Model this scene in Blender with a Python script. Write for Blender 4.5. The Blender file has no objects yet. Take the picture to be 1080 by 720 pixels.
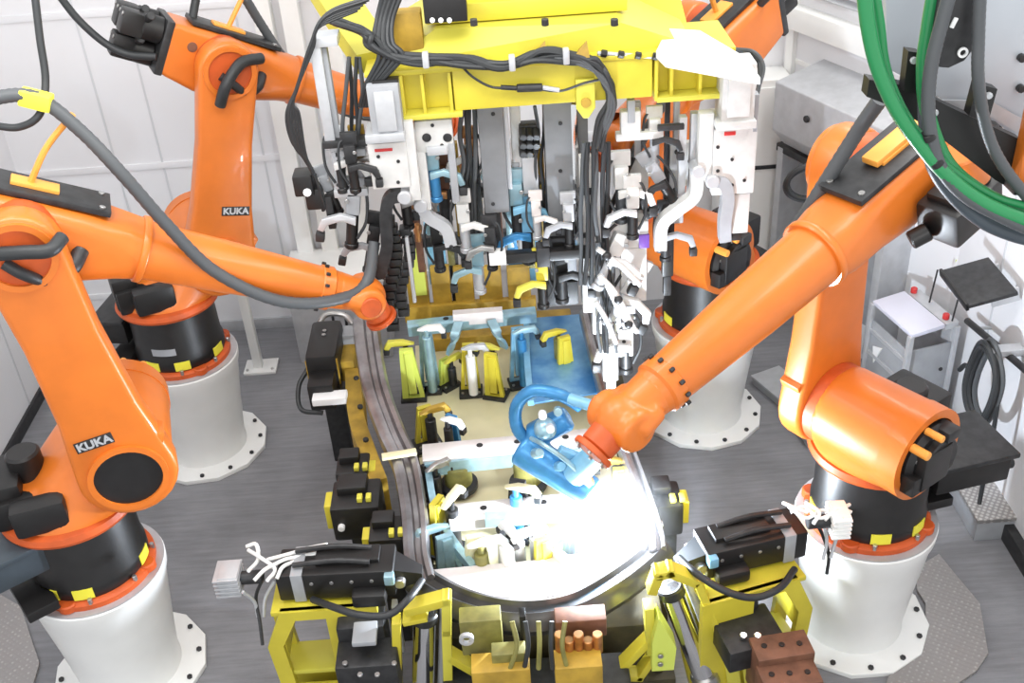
import bpy, bmesh, math, random
from mathutils import Vector, Matrix, Euler
R = math.radians
random.seed(4)
scene = bpy.context.scene
COL = scene.collection
V = Vector

# ------------------------------------------------------------------ camera
FPX, PITCH, ROLL, CAMH = 1143.0, R(33.17), R(-4.1), 4.87
cd = bpy.data.cameras.new('camera'); cam = bpy.data.objects.new('camera', cd); COL.objects.link(cam)
cd.sensor_width = 36; cd.lens = FPX/1080*36; cd.clip_start = .05; cd.clip_end = 100
cam.matrix_world = Matrix.Translation((0, 0, CAMH)) @ Matrix.Rotation(R(90)-PITCH, 4, 'X') @ Matrix.Rotation(ROLL, 4, 'Z')
scene.camera = cam

def at(px, py, X=None, Y=None, Z=None):
    """point of a real plane X=, Y= or Z= seen in that direction (survey helper)"""
    a, b = px-540, py-360
    x = a*math.cos(ROLL)+b*math.sin(ROLL); y = -a*math.sin(ROLL)+b*math.cos(ROLL)
    u, v = x/FPX, y/FPX
    r = V((u, math.cos(PITCH)-v*math.sin(PITCH), -math.sin(PITCH)-v*math.cos(PITCH)))
    t = X/r.x if X is not None else Y/r.y if Y is not None else (Z-CAMH)/r.z
    return r*t+V((0, 0, CAMH))

# ------------------------------------------------------------------ materials
def mat(name, col, rough=.5, metal=0, noise=0, scale=8, bump=0, bscale=60, coat=0, emit=None, estr=0, col2=None, spec=.5):
    m = bpy.data.materials.new(name); m.use_nodes = True
    nt = m.node_tree; b = nt.nodes['Principled BSDF']
    b.inputs['Roughness'].default_value = rough; b.inputs['Metallic'].default_value = metal
    b.inputs['Coat Weight'].default_value = coat; b.inputs['Specular IOR Level'].default_value = spec
    c = (*col, 1)
    b.inputs['Base Color'].default_value = c
    tc = nt.nodes.new('ShaderNodeTexCoord')
    if noise or col2:
        n = nt.nodes.new('ShaderNodeTexNoise'); n.inputs['Scale'].default_value = scale; n.inputs['Detail'].default_value = 6
        nt.links.new(tc.outputs['Object'], n.inputs['Vector'])
        rp = nt.nodes.new('ShaderNodeValToRGB')
        k = 1-noise
        rp.color_ramp.elements[0].position = .35; rp.color_ramp.elements[1].position = .65
        rp.color_ramp.elements[0].color = (*(col2 if col2 else [x*k for x in col]), 1); rp.color_ramp.elements[1].color = c
        nt.links.new(n.outputs['Fac'], rp.inputs['Fac']); nt.links.new(rp.outputs['Color'], b.inputs['Base Color'])
    if bump:
        n2 = nt.nodes.new('ShaderNodeTexNoise'); n2.inputs['Scale'].default_value = bscale; n2.inputs['Detail'].default_value = 4
        nt.links.new(tc.outputs['Object'], n2.inputs['Vector'])
        bp = nt.nodes.new('ShaderNodeBump'); bp.inputs['Strength'].default_value = bump; bp.inputs['Distance'].default_value = .01
        nt.links.new(n2.outputs['Fac'], bp.inputs['Height']); nt.links.new(bp.outputs['Normal'], b.inputs['Normal'])
    if emit:
        b.inputs['Emission Color'].default_value = (*emit, 1); b.inputs['Emission Strength'].default_value = estr
    return m

ORANGE = mat('orange paint', (.70, .175, .018), .38, noise=.12, scale=5, coat=.15)
ORANGE_D = mat('orange primer inside castings', (.62, .10, .015), .5, noise=.25, scale=9)
AMBER = mat('amber plastic', (.86, .36, .06), .45)
BLACK = mat('black paint', (.012, .011, .011), .42, noise=.3, scale=14)
RUBBER = mat('black rubber hose', (.022, .024, .026), .5)
HOSE_G = mat('grey corrugated hose', (.07, .075, .08), .5)
GREEN = mat('green hose', (.015, .22, .07), .35, coat=.2)
DARK = mat('dark grey metal', (.045, .045, .047), .45, metal=.4, noise=.4, scale=20)
SLATE = mat('slate grey plastic', (.05, .065, .08), .45, noise=.2, scale=9)
WHITE = mat('white enamel', (.84, .84, .82), .35, noise=.05, scale=4, coat=.1)
TOOLW = mat('white tooling paint', (.66, .655, .64), .4, noise=.14, scale=14)
PANELB = mat('blue tinted pressed panel', (.20, .42, .62), .35, metal=.3, scale=5, col2=(.05, .20, .45))
WALLM = mat('white wall panel', (.77, .77, .79), .55, noise=.04, scale=1.2)
GREYP = mat('grey paint', (.36, .37, .39), .5, noise=.15, scale=9)
COLG = mat('column grey paint', (.20, .205, .215), .5, noise=.15, scale=9)
LGREY = mat('light grey aluminium', (.55, .56, .58), .4, metal=.35, noise=.12, scale=12)
STEEL = mat('bare steel', (.52, .51, .50), .3, metal=.85, noise=.3, scale=14)
RAILM = mat('oily pressed steel', (.40, .38, .39), .3, metal=.8, noise=.45, scale=5, col2=(.20, .18, .18))
BUMPM = mat('dark oiled steel', (.10, .095, .095), .3, metal=.6, noise=.4, scale=7)
BASEM = mat('dark grimy casting', (.075, .062, .03), .6, noise=.5, scale=9)
CHROME = mat('chromed shaft', (.75, .75, .76), .12, metal=1)
YELLOW = mat('yellow paint', (.64, .54, .045), .42, noise=.12, scale=6)
YELLOWG = mat('bright lemon paint', (.64, .58, .07), .4, noise=.1, scale=4)
OCHRE = mat('dusty ochre paint', (.50, .31, .035), .55, noise=.4, scale=9)
BEIGE = mat('pale brass plate', (.82, .75, .48), .35, metal=.1, noise=.18, scale=3)
PINKW = mat('primed pressed sheet', (.74, .69, .67), .35, metal=.15, noise=.12, scale=6)
CYAN = mat('pale blue anodised metal and arc tint', (.38, .58, .66), .3, metal=.5, noise=.25, scale=12)
BLUE = mat('blue anodised metal and arc tint', (.06, .28, .58), .3, metal=.3, noise=.3, scale=10)
BLUEL = mat('pale blue plastic and arc tint', (.22, .48, .68), .3, noise=.2, scale=12)
OLIVE = mat('olive paint', (.24, .22, .06), .5, noise=.35, scale=14)
RUST = mat('rusty brown plate', (.22, .10, .06), .6, metal=.3, noise=.4, scale=12)
COPPER = mat('copper', (.62, .30, .12), .35, metal=.8, noise=.4, scale=16)
RED = mat('red plastic', (.55, .03, .03), .4)
STICKER = mat('yellow sticker', (.88, .80, .06), .5)
PAPER = mat('white sticker', (.85, .85, .85), .5)
PURPLE = mat('violet plastic', (.13, .05, .30), .4)
LIME = mat('lime sticker', (.62, .70, .12), .5)
LAV = mat('pale lavender cover plate', (.66, .66, .76), .4)

# floor: worn grey coating
FLOORM = mat('worn grey floor coating', (.235, .235, .25), .5, noise=.3, scale=2.2, bump=.1, bscale=90, col2=(.18, .18, .192))
def add_streaks(m):
    nt = m.node_tree; b = nt.nodes['Principled BSDF']
    lk = b.inputs['Base Color'].links[0]; src = lk.from_socket
    tc = [n for n in nt.nodes if n.type == 'TEX_COORD'][0]
    mp = nt.nodes.new('ShaderNodeMapping'); mp.inputs['Scale'].default_value = (1.2, 14, 1); mp.inputs['Rotation'].default_value = (0, 0, .15)
    n = nt.nodes.new('ShaderNodeTexNoise'); n.inputs['Scale'].default_value = 2.5; n.inputs['Detail'].default_value = 8; n.inputs['Roughness'].default_value = .7
    nt.links.new(tc.outputs['Object'], mp.inputs['Vector']); nt.links.new(mp.outputs['Vector'], n.inputs['Vector'])
    mx = nt.nodes.new('ShaderNodeMixRGB'); mx.blend_type = 'OVERLAY'; mx.inputs['Fac'].default_value = .45
    nt.links.new(src, mx.inputs['Color1']); nt.links.new(n.outputs['Fac'], mx.inputs['Color2'])
    nt.links.new(mx.outputs['Color'], b.inputs['Base Color'])
add_streaks(FLOORM)
def checker_mat():
    m = mat('checker plate', (.44, .42, .41), .38, metal=.6)
    nt = m.node_tree; b = nt.nodes['Principled BSDF']; tc = [n for n in nt.nodes if n.type == 'TEX_COORD'][0]
    mp = nt.nodes.new('ShaderNodeMapping'); mp.inputs['Rotation'].default_value = (0, 0, R(35))
    w = nt.nodes.new('ShaderNodeTexVoronoi'); w.inputs['Scale'].default_value = 34; w.inputs['Randomness'].default_value = .12
    nt.links.new(tc.outputs['Object'], mp.inputs['Vector']); nt.links.new(mp.outputs['Vector'], w.inputs['Vector'])
    rp = nt.nodes.new('ShaderNodeValToRGB'); rp.color_ramp.elements[0].position = .25; rp.color_ramp.elements[1].position = .45
    rp.color_ramp.elements[0].color = (.62, .60, .58, 1); rp.color_ramp.elements[1].color = (.36, .34, .33, 1)
    nt.links.new(w.outputs['Distance'], rp.inputs['Fac']); nt.links.new(rp.outputs['Color'], b.inputs['Base Color'])
    bp = nt.nodes.new('ShaderNodeBump'); bp.inputs['Strength'].default_value = .7; bp.inputs['Distance'].default_value = .004; bp.invert = True
    nt.links.new(w.outputs['Distance'], bp.inputs['Height']); nt.links.new(bp.outputs['Normal'], b.inputs['Normal'])
    return m
CHECK = checker_mat()

# ------------------------------------------------------------------ mesh helpers
I4 = Matrix.Identity(4)
def frame(o, x, y=None, z=None):
    """matrix with origin o and axes x (and hints)"""
    x = V(x).normalized()
    if z is None: z = V((0, 0, 1)) if abs(x.z) < .95 else V((0, 1, 0))
    y = V(z).cross(x).normalized(); z = x.cross(y)
    m = Matrix((x, y, z)).transposed().to_4x4(); m.translation = V(o); return m

def crom(pts, n=8):
    pts = [V(p) for p in pts]
    if len(pts) < 3: return pts
    P = [pts[0]*2-pts[1]]+pts+[pts[-1]*2-pts[-2]]; out = []
    for i in range(1, len(P)-2):
        a, b, c, d = P[i-1:i+3]
        for k in range(n):
            t = k/n
            out.append(.5*((2*b)+(c-a)*t+(2*a-5*b+4*c-d)*t*t+(3*b-a-3*c+d)*t**3))
    out.append(pts[-1]); return out

class MB:
    def __init__(s, M=None): s.bm = bmesh.new(); s.M = M or I4
    def _v(s, p): return s.bm.verts.new(s.M @ V(p))
    def _merge(s, tb, M):
        mp = {}
        for v in tb.verts: mp[v] = s.bm.verts.new(s.M @ (M @ v.co))
        for f in tb.faces:
            try: s.bm.faces.new([mp[v] for v in f.verts])
            except ValueError: pass
        tb.free()
    def box(s, c, d, rot=None, bev=.006, M=None, taper=None):
        tb = bmesh.new(); bmesh.ops.create_cube(tb, size=1)
        for v in tb.verts:
            if taper and v.co.z > 0: v.co.x *= taper; v.co.y *= taper
            v.co = V((v.co.x*d[0], v.co.y*d[1], v.co.z*d[2]))
        b = min(bev, min(d)*.3)
        if b > 0: bmesh.ops.bevel(tb, geom=tb.edges[:], offset=b, segments=2, profile=.6, affect='EDGES')
        X = Matrix.Translation(V(c))
        if rot: X = X @ Euler([R(a) for a in rot]).to_matrix().to_4x4()
        if M: X = M @ X
        s._merge(tb, X); return s
    def rings(s, rs, cap0=True, cap1=True, closed=False):
        """rs: list of rings of points (same count)"""
        L = [[s._v(p) for p in r] for r in rs]; n = len(L[0])
        for i in range(len(L)-1 if not closed else len(L)):
            A, B = L[i], L[(i+1) % len(L)]
            for j in range(n):
                k = (j+1) % n
                s.bm.faces.new((A[j], A[k], B[k], B[j]))
        if not closed:
            if cap0: s.bm.faces.new(L[0][::-1])
            if cap1: s.bm.faces.new(L[-1])
        return s
    def lathe(s, prof, o=(0, 0, 0), ax=(0, 0, 1), n=32, cap0=True, cap1=True):
        ax = V(ax).normalized(); h = V((1, 0, 0)) if abs(ax.x) < .9 else V((0, 1, 0))
        u = ax.cross(h).normalized(); w = ax.cross(u); o = V(o)
        return s.rings([[o+ax*z+(u*math.cos(2*math.pi*k/n)+w*math.sin(2*math.pi*k/n))*max(r, 1e-4) for k in range(n)] for r, z in prof], cap0, cap1)
    def cyl(s, p0, p1, r0, r1=None, n=20, ch=.15):
        p0, p1 = V(p0), V(p1); r1 = r0 if r1 is None else r1; L = (p1-p0).length
        c = min(r0, r1, L)*ch
        return s.lathe([(r0-c, 0), (r0, c), (r1, L-c), (r1-c, L)], p0, p1-p0, n)
    def ringcyl(s, o, ax, r0, r1, h, n=32):
        """annulus of outer radius r0, inner r1, length h"""
        return s.lathe([(r1, 0), (r0, 0), (r0, h), (r1, h)], o, ax, n, False, False).bridge(o, ax, r1, h, n)
    def bridge(s, o, ax, r1, h, n):
        ax = V(ax).normalized(); return s.lathe([(r1, 0), (r1, h)], o, ax, n, False, False)
    def tube(s, pts, r, n=10, smooth=True, sub=8, r1=None, corr=0):
        P = crom(pts, sub) if smooth else [V(p) for p in pts]
        m = len(P); T = []
        for i in range(m):
            t = (P[min(i+1, m-1)]-P[max(i-1, 0)])
            T.append(t.normalized() if t.length > 1e-9 else V((0, 0, 1)))
        h = V((0, 0, 1)) if abs(T[0].z) < .9 else V((1, 0, 0))
        u = T[0].cross(h).normalized(); rs = []
        for i in range(m):
            u = (u-T[i]*u.dot(T[i]))
            u = u.normalized() if u.length > 1e-6 else T[i].orthogonal().normalized()
            w = T[i].cross(u)
            rr = r+((r1-r)*i/(m-1) if r1 is not None else 0)
            if corr and i % 2: rr *= 1-corr
            rs.append([P[i]+(u*math.cos(2*math.pi*k/n)+w*math.sin(2*math.pi*k/n))*rr for k in range(n)])
        return s.rings(rs)
    def sweep(s, pts, prof, up=(0, 0, 1), smooth=True, sub=8, end=1):
        """profile (list of (side, up)) swept along pts with fixed up vector"""
        P = crom(pts, sub) if smooth else [V(p) for p in pts]
        m = len(P); rs = []; up = V(up)
        for i in range(m):
            t = (P[min(i+1, m-1)]-P[max(i-1, 0)]).normalized()
            sd = t.cross(up).normalized(); uu = sd.cross(t)
            k = 1+(end-1)*i/(m-1); rs.append([P[i]+sd*a*k+uu*b for a, b in prof])
        return s.rings(rs)
    def prism(s, poly, t, M=I4, bev=0):
        """2-D polygon in local xy of M, extruded by t along local z (centred)"""
        tb = bmesh.new()
        a = [tb.verts.new((x, y, -t/2)) for x, y in poly]; b = [tb.verts.new((x, y, t/2)) for x, y in poly]
        tb.faces.new(a[::-1]); tb.faces.new(b); n = len(poly)
        for i in range(n): tb.faces.new((a[i], a[(i+1) % n], b[(i+1) % n], b[i]))
        bmesh.ops.recalc_face_normals(tb, faces=tb.faces[:])
        if bev:
            ed = [e for e in tb.edges if len(e.link_faces) == 2 and e.calc_face_angle(0) > .6]
            bmesh.ops.bevel(tb, geom=ed, offset=bev, segments=3, profile=.5, affect='EDGES')
        s._merge(tb, M); return s
    def window(s, outer, inner, t, M=I4):
        """plate with a window: outer/inner polygons with the same number of corners"""
        n = len(outer)
        rs = []
        for pl, z in ((outer, -t/2), (outer, t/2), (inner, t/2), (inner, -t/2)):
            rs.append([M @ V((x, y, z)) for x, y in pl])
        return s.rings(rs, closed=True)
    def hull(s, pts):
        tb = bmesh.new()
        for p in pts: tb.verts.new(p)
        r = bmesh.ops.convex_hull(tb, input=tb.verts[:])
        bmesh.ops.delete(tb, geom=[v for v in tb.verts if not v.link_faces], context='VERTS')
        s._merge(tb, I4); return s
    def sphere(s, c, r, sc=(1, 1, 1), n=20):
        tb = bmesh.new(); bmesh.ops.create_uvsphere(tb, u_segments=n, v_segments=n//2, radius=r)
        s._merge(tb, Matrix.Translation(V(c)) @ Matrix.Diagonal((*sc, 1))); return s
    def build(s, name, m, parent=None, ang=38, remesh=0, stuff=False, smooth_it=6):
        bmesh.ops.remove_doubles(s.bm, verts=s.bm.verts[:], dist=1e-5)
        bmesh.ops.recalc_face_normals(s.bm, faces=s.bm.faces[:])
        co = [v.co for v in s.bm.verts]
        if parent is not None: off = wloc(parent)
        else:
            lo = [min(c[i] for c in co) for i in range(3)]; hi = [max(c[i] for c in co) for i in range(3)]
            off = V(((lo[0]+hi[0])/2, (lo[1]+hi[1])/2, lo[2]))
        for v in s.bm.verts: v.co -= off
        me = bpy.data.meshes.new(name); s.bm.to_mesh(me); s.bm.free()
        me.materials.append(m)
        for p in me.polygons: p.use_smooth = True
        me.set_sharp_from_angle(angle=R(ang))
        o = bpy.data.objects.new(name, me); COL.objects.link(o)
        if parent is not None: o.parent = parent
        else: o.location = off
        if remesh:
            r = o.modifiers.new('remesh', 'REMESH'); r.mode = 'VOXEL'; r.voxel_size = remesh; r.use_smooth_shade = True
            q = o.modifiers.new('smooth', 'SMOOTH'); q.factor = .5; q.iterations = smooth_it
        return o

def wloc(o): return V(o.location) if o.parent is None else wloc(o.parent)+V(o.location)
def tag(o, label=None, cat=None, group=None, kind=None):
    if label: o['label'] = label
    if cat: o['category'] = cat
    if group: o['group'] = group
    if kind: o['kind'] = kind
    return o
def thing(name, label, cat, loc, group=None):
    o = bpy.data.objects.new(name, None); COL.objects.link(o); o.location = loc; o.empty_display_size = .1
    return tag(o, label, cat, group)
def lab(o, t): o['label'] = t; return o
def struct(o, label=None, cat=None): o['kind'] = 'structure'; return tag(o, label, cat)
def circ(c, ax, r, n=24):
    ax = V(ax).normalized(); h = V((1, 0, 0)) if abs(ax.x) < .9 else V((0, 1, 0))
    u = ax.cross(h).normalized(); w = ax.cross(u)
    return [V(c)+(u*math.cos(2*math.pi*k/n)+w*math.sin(2*math.pi*k/n))*r for k in range(n)]
def rbox(hw, hh, rr, n=5):
    """rounded rectangle outline"""
    out = []
    for cx, cy, a0 in ((hw-rr, hh-rr, 0), (-hw+rr, hh-rr, 90), (-hw+rr, -hh+rr, 180), (hw-rr, -hh+rr, 270)):
        for k in range(n+1):
            a = R(a0+90*k/n); out.append((cx+rr*math.cos(a), cy+rr*math.sin(a)))
    return out
def text_mesh(name, body, size, M, m, parent, ext=.002, bold=.0):
    c = bpy.data.curves.new(name, 'FONT'); c.body = body; c.size = size; c.extrude = ext; c.offset = bold
    c.align_x = 'CENTER'; c.align_y = 'CENTER'
    o = bpy.data.objects.new(name, c); COL.objects.link(o)
    dg = bpy.context.evaluated_depsgraph_get(); me = bpy.data.meshes.new_from_object(o.evaluated_get(dg))
    bpy.data.objects.remove(o)
    me.transform(M); me.transform(Matrix.Translation(-wloc(parent))); me.materials.clear(); me.materials.append(m)
    t = bpy.data.objects.new(name, me); COL.objects.link(t); t.parent = parent; return t

# ------------------------------------------------------------------ room shell
WH = 3.9
LX, RX, BY = -3.76, 2.99, 7.95
DX, DY = 2.2, 6.2            # the right rear corner is cut off by a slanting wall from (DX, BY) to (RX, DY)
struct(MB().box((-.3, 4.6, -.05), (9.0, 9.6, .1), bev=0).build('floor', FLOORM))
def wall(name, a, b, t=.1):
    a, b = V((*a, 0)), V((*b, 0)); d = (b-a); L = d.length; d.normalize(); n = V((-d.y, d.x, 0))
    M = frame((a+b)/2+n*t/2+V((0, 0, WH/2)), d)
    return struct(MB(M).box((0, 0, 0), (L+.0, t, WH), bev=0).build(name, WALLM)), M, L
w, MBK, LB = wall('wall_back', (LX, BY), (DX, BY))
w, MLF, LL = wall('wall_left', (LX, 0), (LX, BY))
w, MRT, LR_ = wall('wall_right', (RX, DY), (RX, 0))
w, MSL, LS = wall('wall_corner', (DX, BY), (RX, DY))
# panel joints, posts and rails of the white cell lining
def seam(name, wall, p0, p1, wd=.012, t=.004, m=None):
    p0, p1 = V(p0), V(p1); d = p1-p0
    n = {'b': V((0, -1, 0)), 'l': V((1, 0, 0)), 'r': V((-1, 0, 0))}[wall]
    M = frame((p0+p1)/2+n*t/2, d, z=n)
    return struct(MB(M).box((0, 0, 0), (d.length, wd, t), bev=.001).build(name, m or WALLM))
k = 1
SEAM = mat('panel joint', (.60, .61, .63), .6)
for x in (-2.98, -2.62, -1.83, -.9, 0.0, .9, 1.75):
    seam('trim_%d' % k, 'b', (x, BY, .1), (x, BY, WH), .016, .006, SEAM); k += 1
for z in (.42, 1.55, 2.75):
    seam('trim_%d' % k, 'b', (LX, BY, z), (DX, BY, z), .05, .012, WALLM); k += 1
for x in (-1.62, -1.42, -1.15):     # stout white posts standing against the back wall
    struct(MB().box((x, BY-.06, WH/2), (.13, .12, WH), bev=.012).build('trim_%d' % k, WHITE)); k += 1
for y in (1.5, 3.0, 4.4, 5.8, 6.9):
    seam('trim_%d' % k, 'l', (LX, y, .1), (LX, y, WH), .016, .006, SEAM); k += 1
for y in (2.3, 3.4, 4.5, 5.62):
    seam('trim_%d' % k, 'r', (RX, y, .1), (RX, y, WH), .016, .006, SEAM); k += 1
struct(MB().box((LX+1.2, BY-.012, .05), (2.3, .024, .1), bev=.003).build('baseboard_back', LGREY))
struct(MB().box((LX+.012, 4, .05), (.024, 7.9, .1), bev=.003).build('baseboard_left', DARK))
struct(MB().box((RX-.03, 3.1, .06), (.06, 6.2, .12), bev=.004).build('baseboard_right', DARK))
# bright ledge and glazed louvre high on the slanting wall
struct(MB(MSL).box((0, -.09, .46), (LS, .12, .16), bev=.01).build('trim_%d' % k, WHITE)); k += 1
struct(MB(MSL).box((-.25, -.03, .12), (1.3, .05, .04), bev=.006).build('trim_%d' % k, WHITE)); k += 1
struct(MB(MSL).box((-.86, -.05, -.3), (.08, .08, 2.6), bev=.008).build('trim_%d' % k, WHITE)); k += 1
wn = struct(MB(MSL).box((0, -.02, .85), (LS-.1, .05, .5), bev=.004).build('window_1', GREYP))
mbs = MB(MSL)
for i in range(6): mbs.box((0, -.075, .66+.075*i), (LS-.16, .06, .014), rot=(28, 0, 0), bev=.003)
mbs.build('louvre_slats', LGREY, wn)
MB(MSL).box((.1, -.09, .85), (.05, .05, .52), bev=.004).build('mullion', WHITE, wn)

# machine housing and service recess in the slanting corner
t = thing('duct_housing', 'pale grey sloping machine housing above the recess in the rear right corner', 'housing', MSL @ V((-.1, -.35, -.35)))
pr = [(-.14, .42), (.30, .34), (.30, -.02), (.18, -.16), (-.14, -.10)]
Mh = MSL @ Matrix.Translation((0.05, -.17, -.2)) @ Matrix(((0, 0, 1, 0), (-1, 0, 0, 0), (0, 1, 0, 0), (0, 0, 0, 1)))
MB().prism(pr, 1.15, Mh, bev=.012).build('shell', LGREY, t)
MB(MSL).cyl((-.15, -.47, -.02), (-.15, -.49, -.02), .025).build('knob', DARK, t)
MB(MSL).box((.62, -.3, -.1), (.04, .34, .5), bev=.008).build('end_plate', WHITE, t)
t = thing('service_recess', 'dark grey open service niche under the sloping housing', 'niche', MSL @ V((0, -.1, -1.9)))
MB(MSL).box((-.05, -.03, -1.05), (1.1, .05, 1.2), bev=.004).build('back_panel', GREYP, t)
MB(MSL).box((-.6, -.16, -1.05), (.07, .3, 1.25), bev=.006).build('frame', LGREY, t)
MB(MSL).box((.52, -.16, -1.05), (.07, .3, 1.25), bev=.006).build('frame', LGREY, t)
MB(MSL).box((-.05, -.16, -.44), (1.2, .3, .06), bev=.006).build('lintel', DARK, t)
MB(MSL).box((-.12, -.07, -.95), (.36, .05, .6), bev=.006).build('hatch', SLATE, t)
# white cabinet leaning out of the back wall behind the rear right machine
t = thing('tall_cabinet', 'tall white cabinet against the back wall behind the rear right robot', 'cabinet', (1.95, BY-.25, 0))
MB().box((1.95, BY-.16, 1.0), (.5, .3, 2.0), bev=.012).build('body', WHITE, t)
MB().box((1.95, BY-.32, 1.05), (.46, .02, 1.8), bev=.006).build('door', WHITE, t)
MB().box((1.95, BY-.335, 1.32), (.42, .012, .03), bev=.003).build('vent', DARK, t)
# small white post with foot plate at the back
t = thing('stand_post', 'slim white post on a square foot plate standing before the back wall', 'post', at(276, 388, Z=0))
p = wloc(t)
MB().box(p+V((0, 0, .012)), (.26, .2, .024), bev=.005).build('foot_plate', WHITE, t)
MB().box(p+V((-.02, 0, .42)), (.07, .07, .82), bev=.008).build('post', WHITE, t)
MB().box(p+V((-.06, -.03, .82)), (.2, .1, .05), bev=.008).build('head', LGREY, t)
for dx in (-.1, .1): MB().cyl(p+V((dx, -.06, .024)), p+V((dx, -.06, .036)), .012, n=8).build('bolt', STEEL, t)
# low grey cupboard between the post and the fixture
t = thing('low_cupboard', 'low pale cupboard at the back left of the welding fixture', 'cupboard', (-1.35, 7.55, 0))
MB().box((-1.35, 7.6, .36), (.75, .5, .72), bev=.012).build('body', LGREY, t)
MB().box((-1.35, 7.6, .74), (.8, .55, .04), bev=.008).build('top', WHITE, t)
for i in (-1, 1): 
    d = MB().box((-1.35+.185*i, 7.345, .36), (.35, .016, .62), bev=.005).build('door', LGREY, t)
    MB().box((-1.35+.05*i, 7.33, .4), (.02, .02, .12), bev=.004).build('handle', DARK, d)
# checker-plate floor sheets
def sheet(label, pts, z, t=.02, name='checker_plate'):
    poly = [(p[0], p[1]) for p in pts]
    return tag(MB().prism(poly, t, Matrix.Translation((0, 0, z))).build(name, CHECK), label, 'floor plate')
P_ = lambda x, y: at(x, y, Z=.012)
sheet('checker plate walkway curving past the front right pedestal', [P_(966, 600), P_(990, 585), P_(1007, 606), P_(1033, 637), P_(1042, 690), P_(1030, 708), P_(990, 735), P_(930, 760), P_(936, 716), P_(957, 686), P_(976, 664), P_(976, 637), P_(967, 623)], .012)
sheet('checker plate on the floor behind the front left pedestal', [P_(-30, 610), P_(22, 640), P_(42, 700), P_(30, 740), P_(-60, 740)], .012)
t = thing('step_platform', 'low grey checker plate step against the right wall', 'step', at(1050, 530, Z=0))
a = at(1045, 525, Z=.16)
MB().box((a.x, a.y+.02, .165), (.34, .46, .03), bev=.004).build('tread', CHECK, t)
MB().box((a.x, a.y+.02, .075), (.32, .44, .15), bev=.004).build('base', GREYP, t)
# dark cable duct lying on the floor along the right side
pts = [at(806, 400, Z=0), at(840, 428, Z=0), at(868, 470, Z=0)]
t = thing('cable_trough', 'grey cable trough on the floor between the two right pedestals', 'trough', pts[1])
b = MB(); b.sweep(pts, [(-.11, 0), (.11, 0), (.11, .07), (-.11, .07)], smooth=False); b.build('cover', GREYP, t)
b = MB(); b.sweep([p+V((0, 0, .07)) for p in pts], [(-.13, 0), (.13, 0), (.13, .014), (-.13, .014)], smooth=False); b.build('lid', LGREY, t)
# ------------------------------------------------------------------ pedestals and robots
HP = .814
def pedestal(x, y, label, rot):
    t = thing('pedestal', label, 'pedestal', (x, y, 0), 'white robot pedestals')
    M = Matrix.Translation((x, y, 0)) @ Matrix.Rotation(rot, 4, 'Z')
    n = 12
    b = MB(M); b.prism([(.435*math.cos(2*math.pi*(k+.5)/n), .435*math.sin(2*math.pi*(k+.5)/n)) for k in range(n)], .034, Matrix.Translation((0, 0, .017)), bev=.004)
    b.build('flange', WHITE, t)
    b = MB(M); b.lathe([(.285, .034), (.28, .10), (.312, .4), (.35, .70), (.368, .76), (.37, HP-.01), (.362, HP), (0, HP)], n=64, cap0=False); b.build('column', WHITE, t)
    b = MB(M); b.lathe([(.325, HP), (.366, HP), (.366, HP+.006), (.325, HP+.006)], n=64, cap0=False, cap1=False); b.build('top_plate', LGREY, t)
    for k in range(n):
        a = 2*math.pi*k/n
        p = V((.385*math.cos(a), .385*math.sin(a), .034))
        MB(M).cyl(p, p+V((0, 0, .016)), .016, n=6).build('bolt', DARK, t)
    return t

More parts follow.
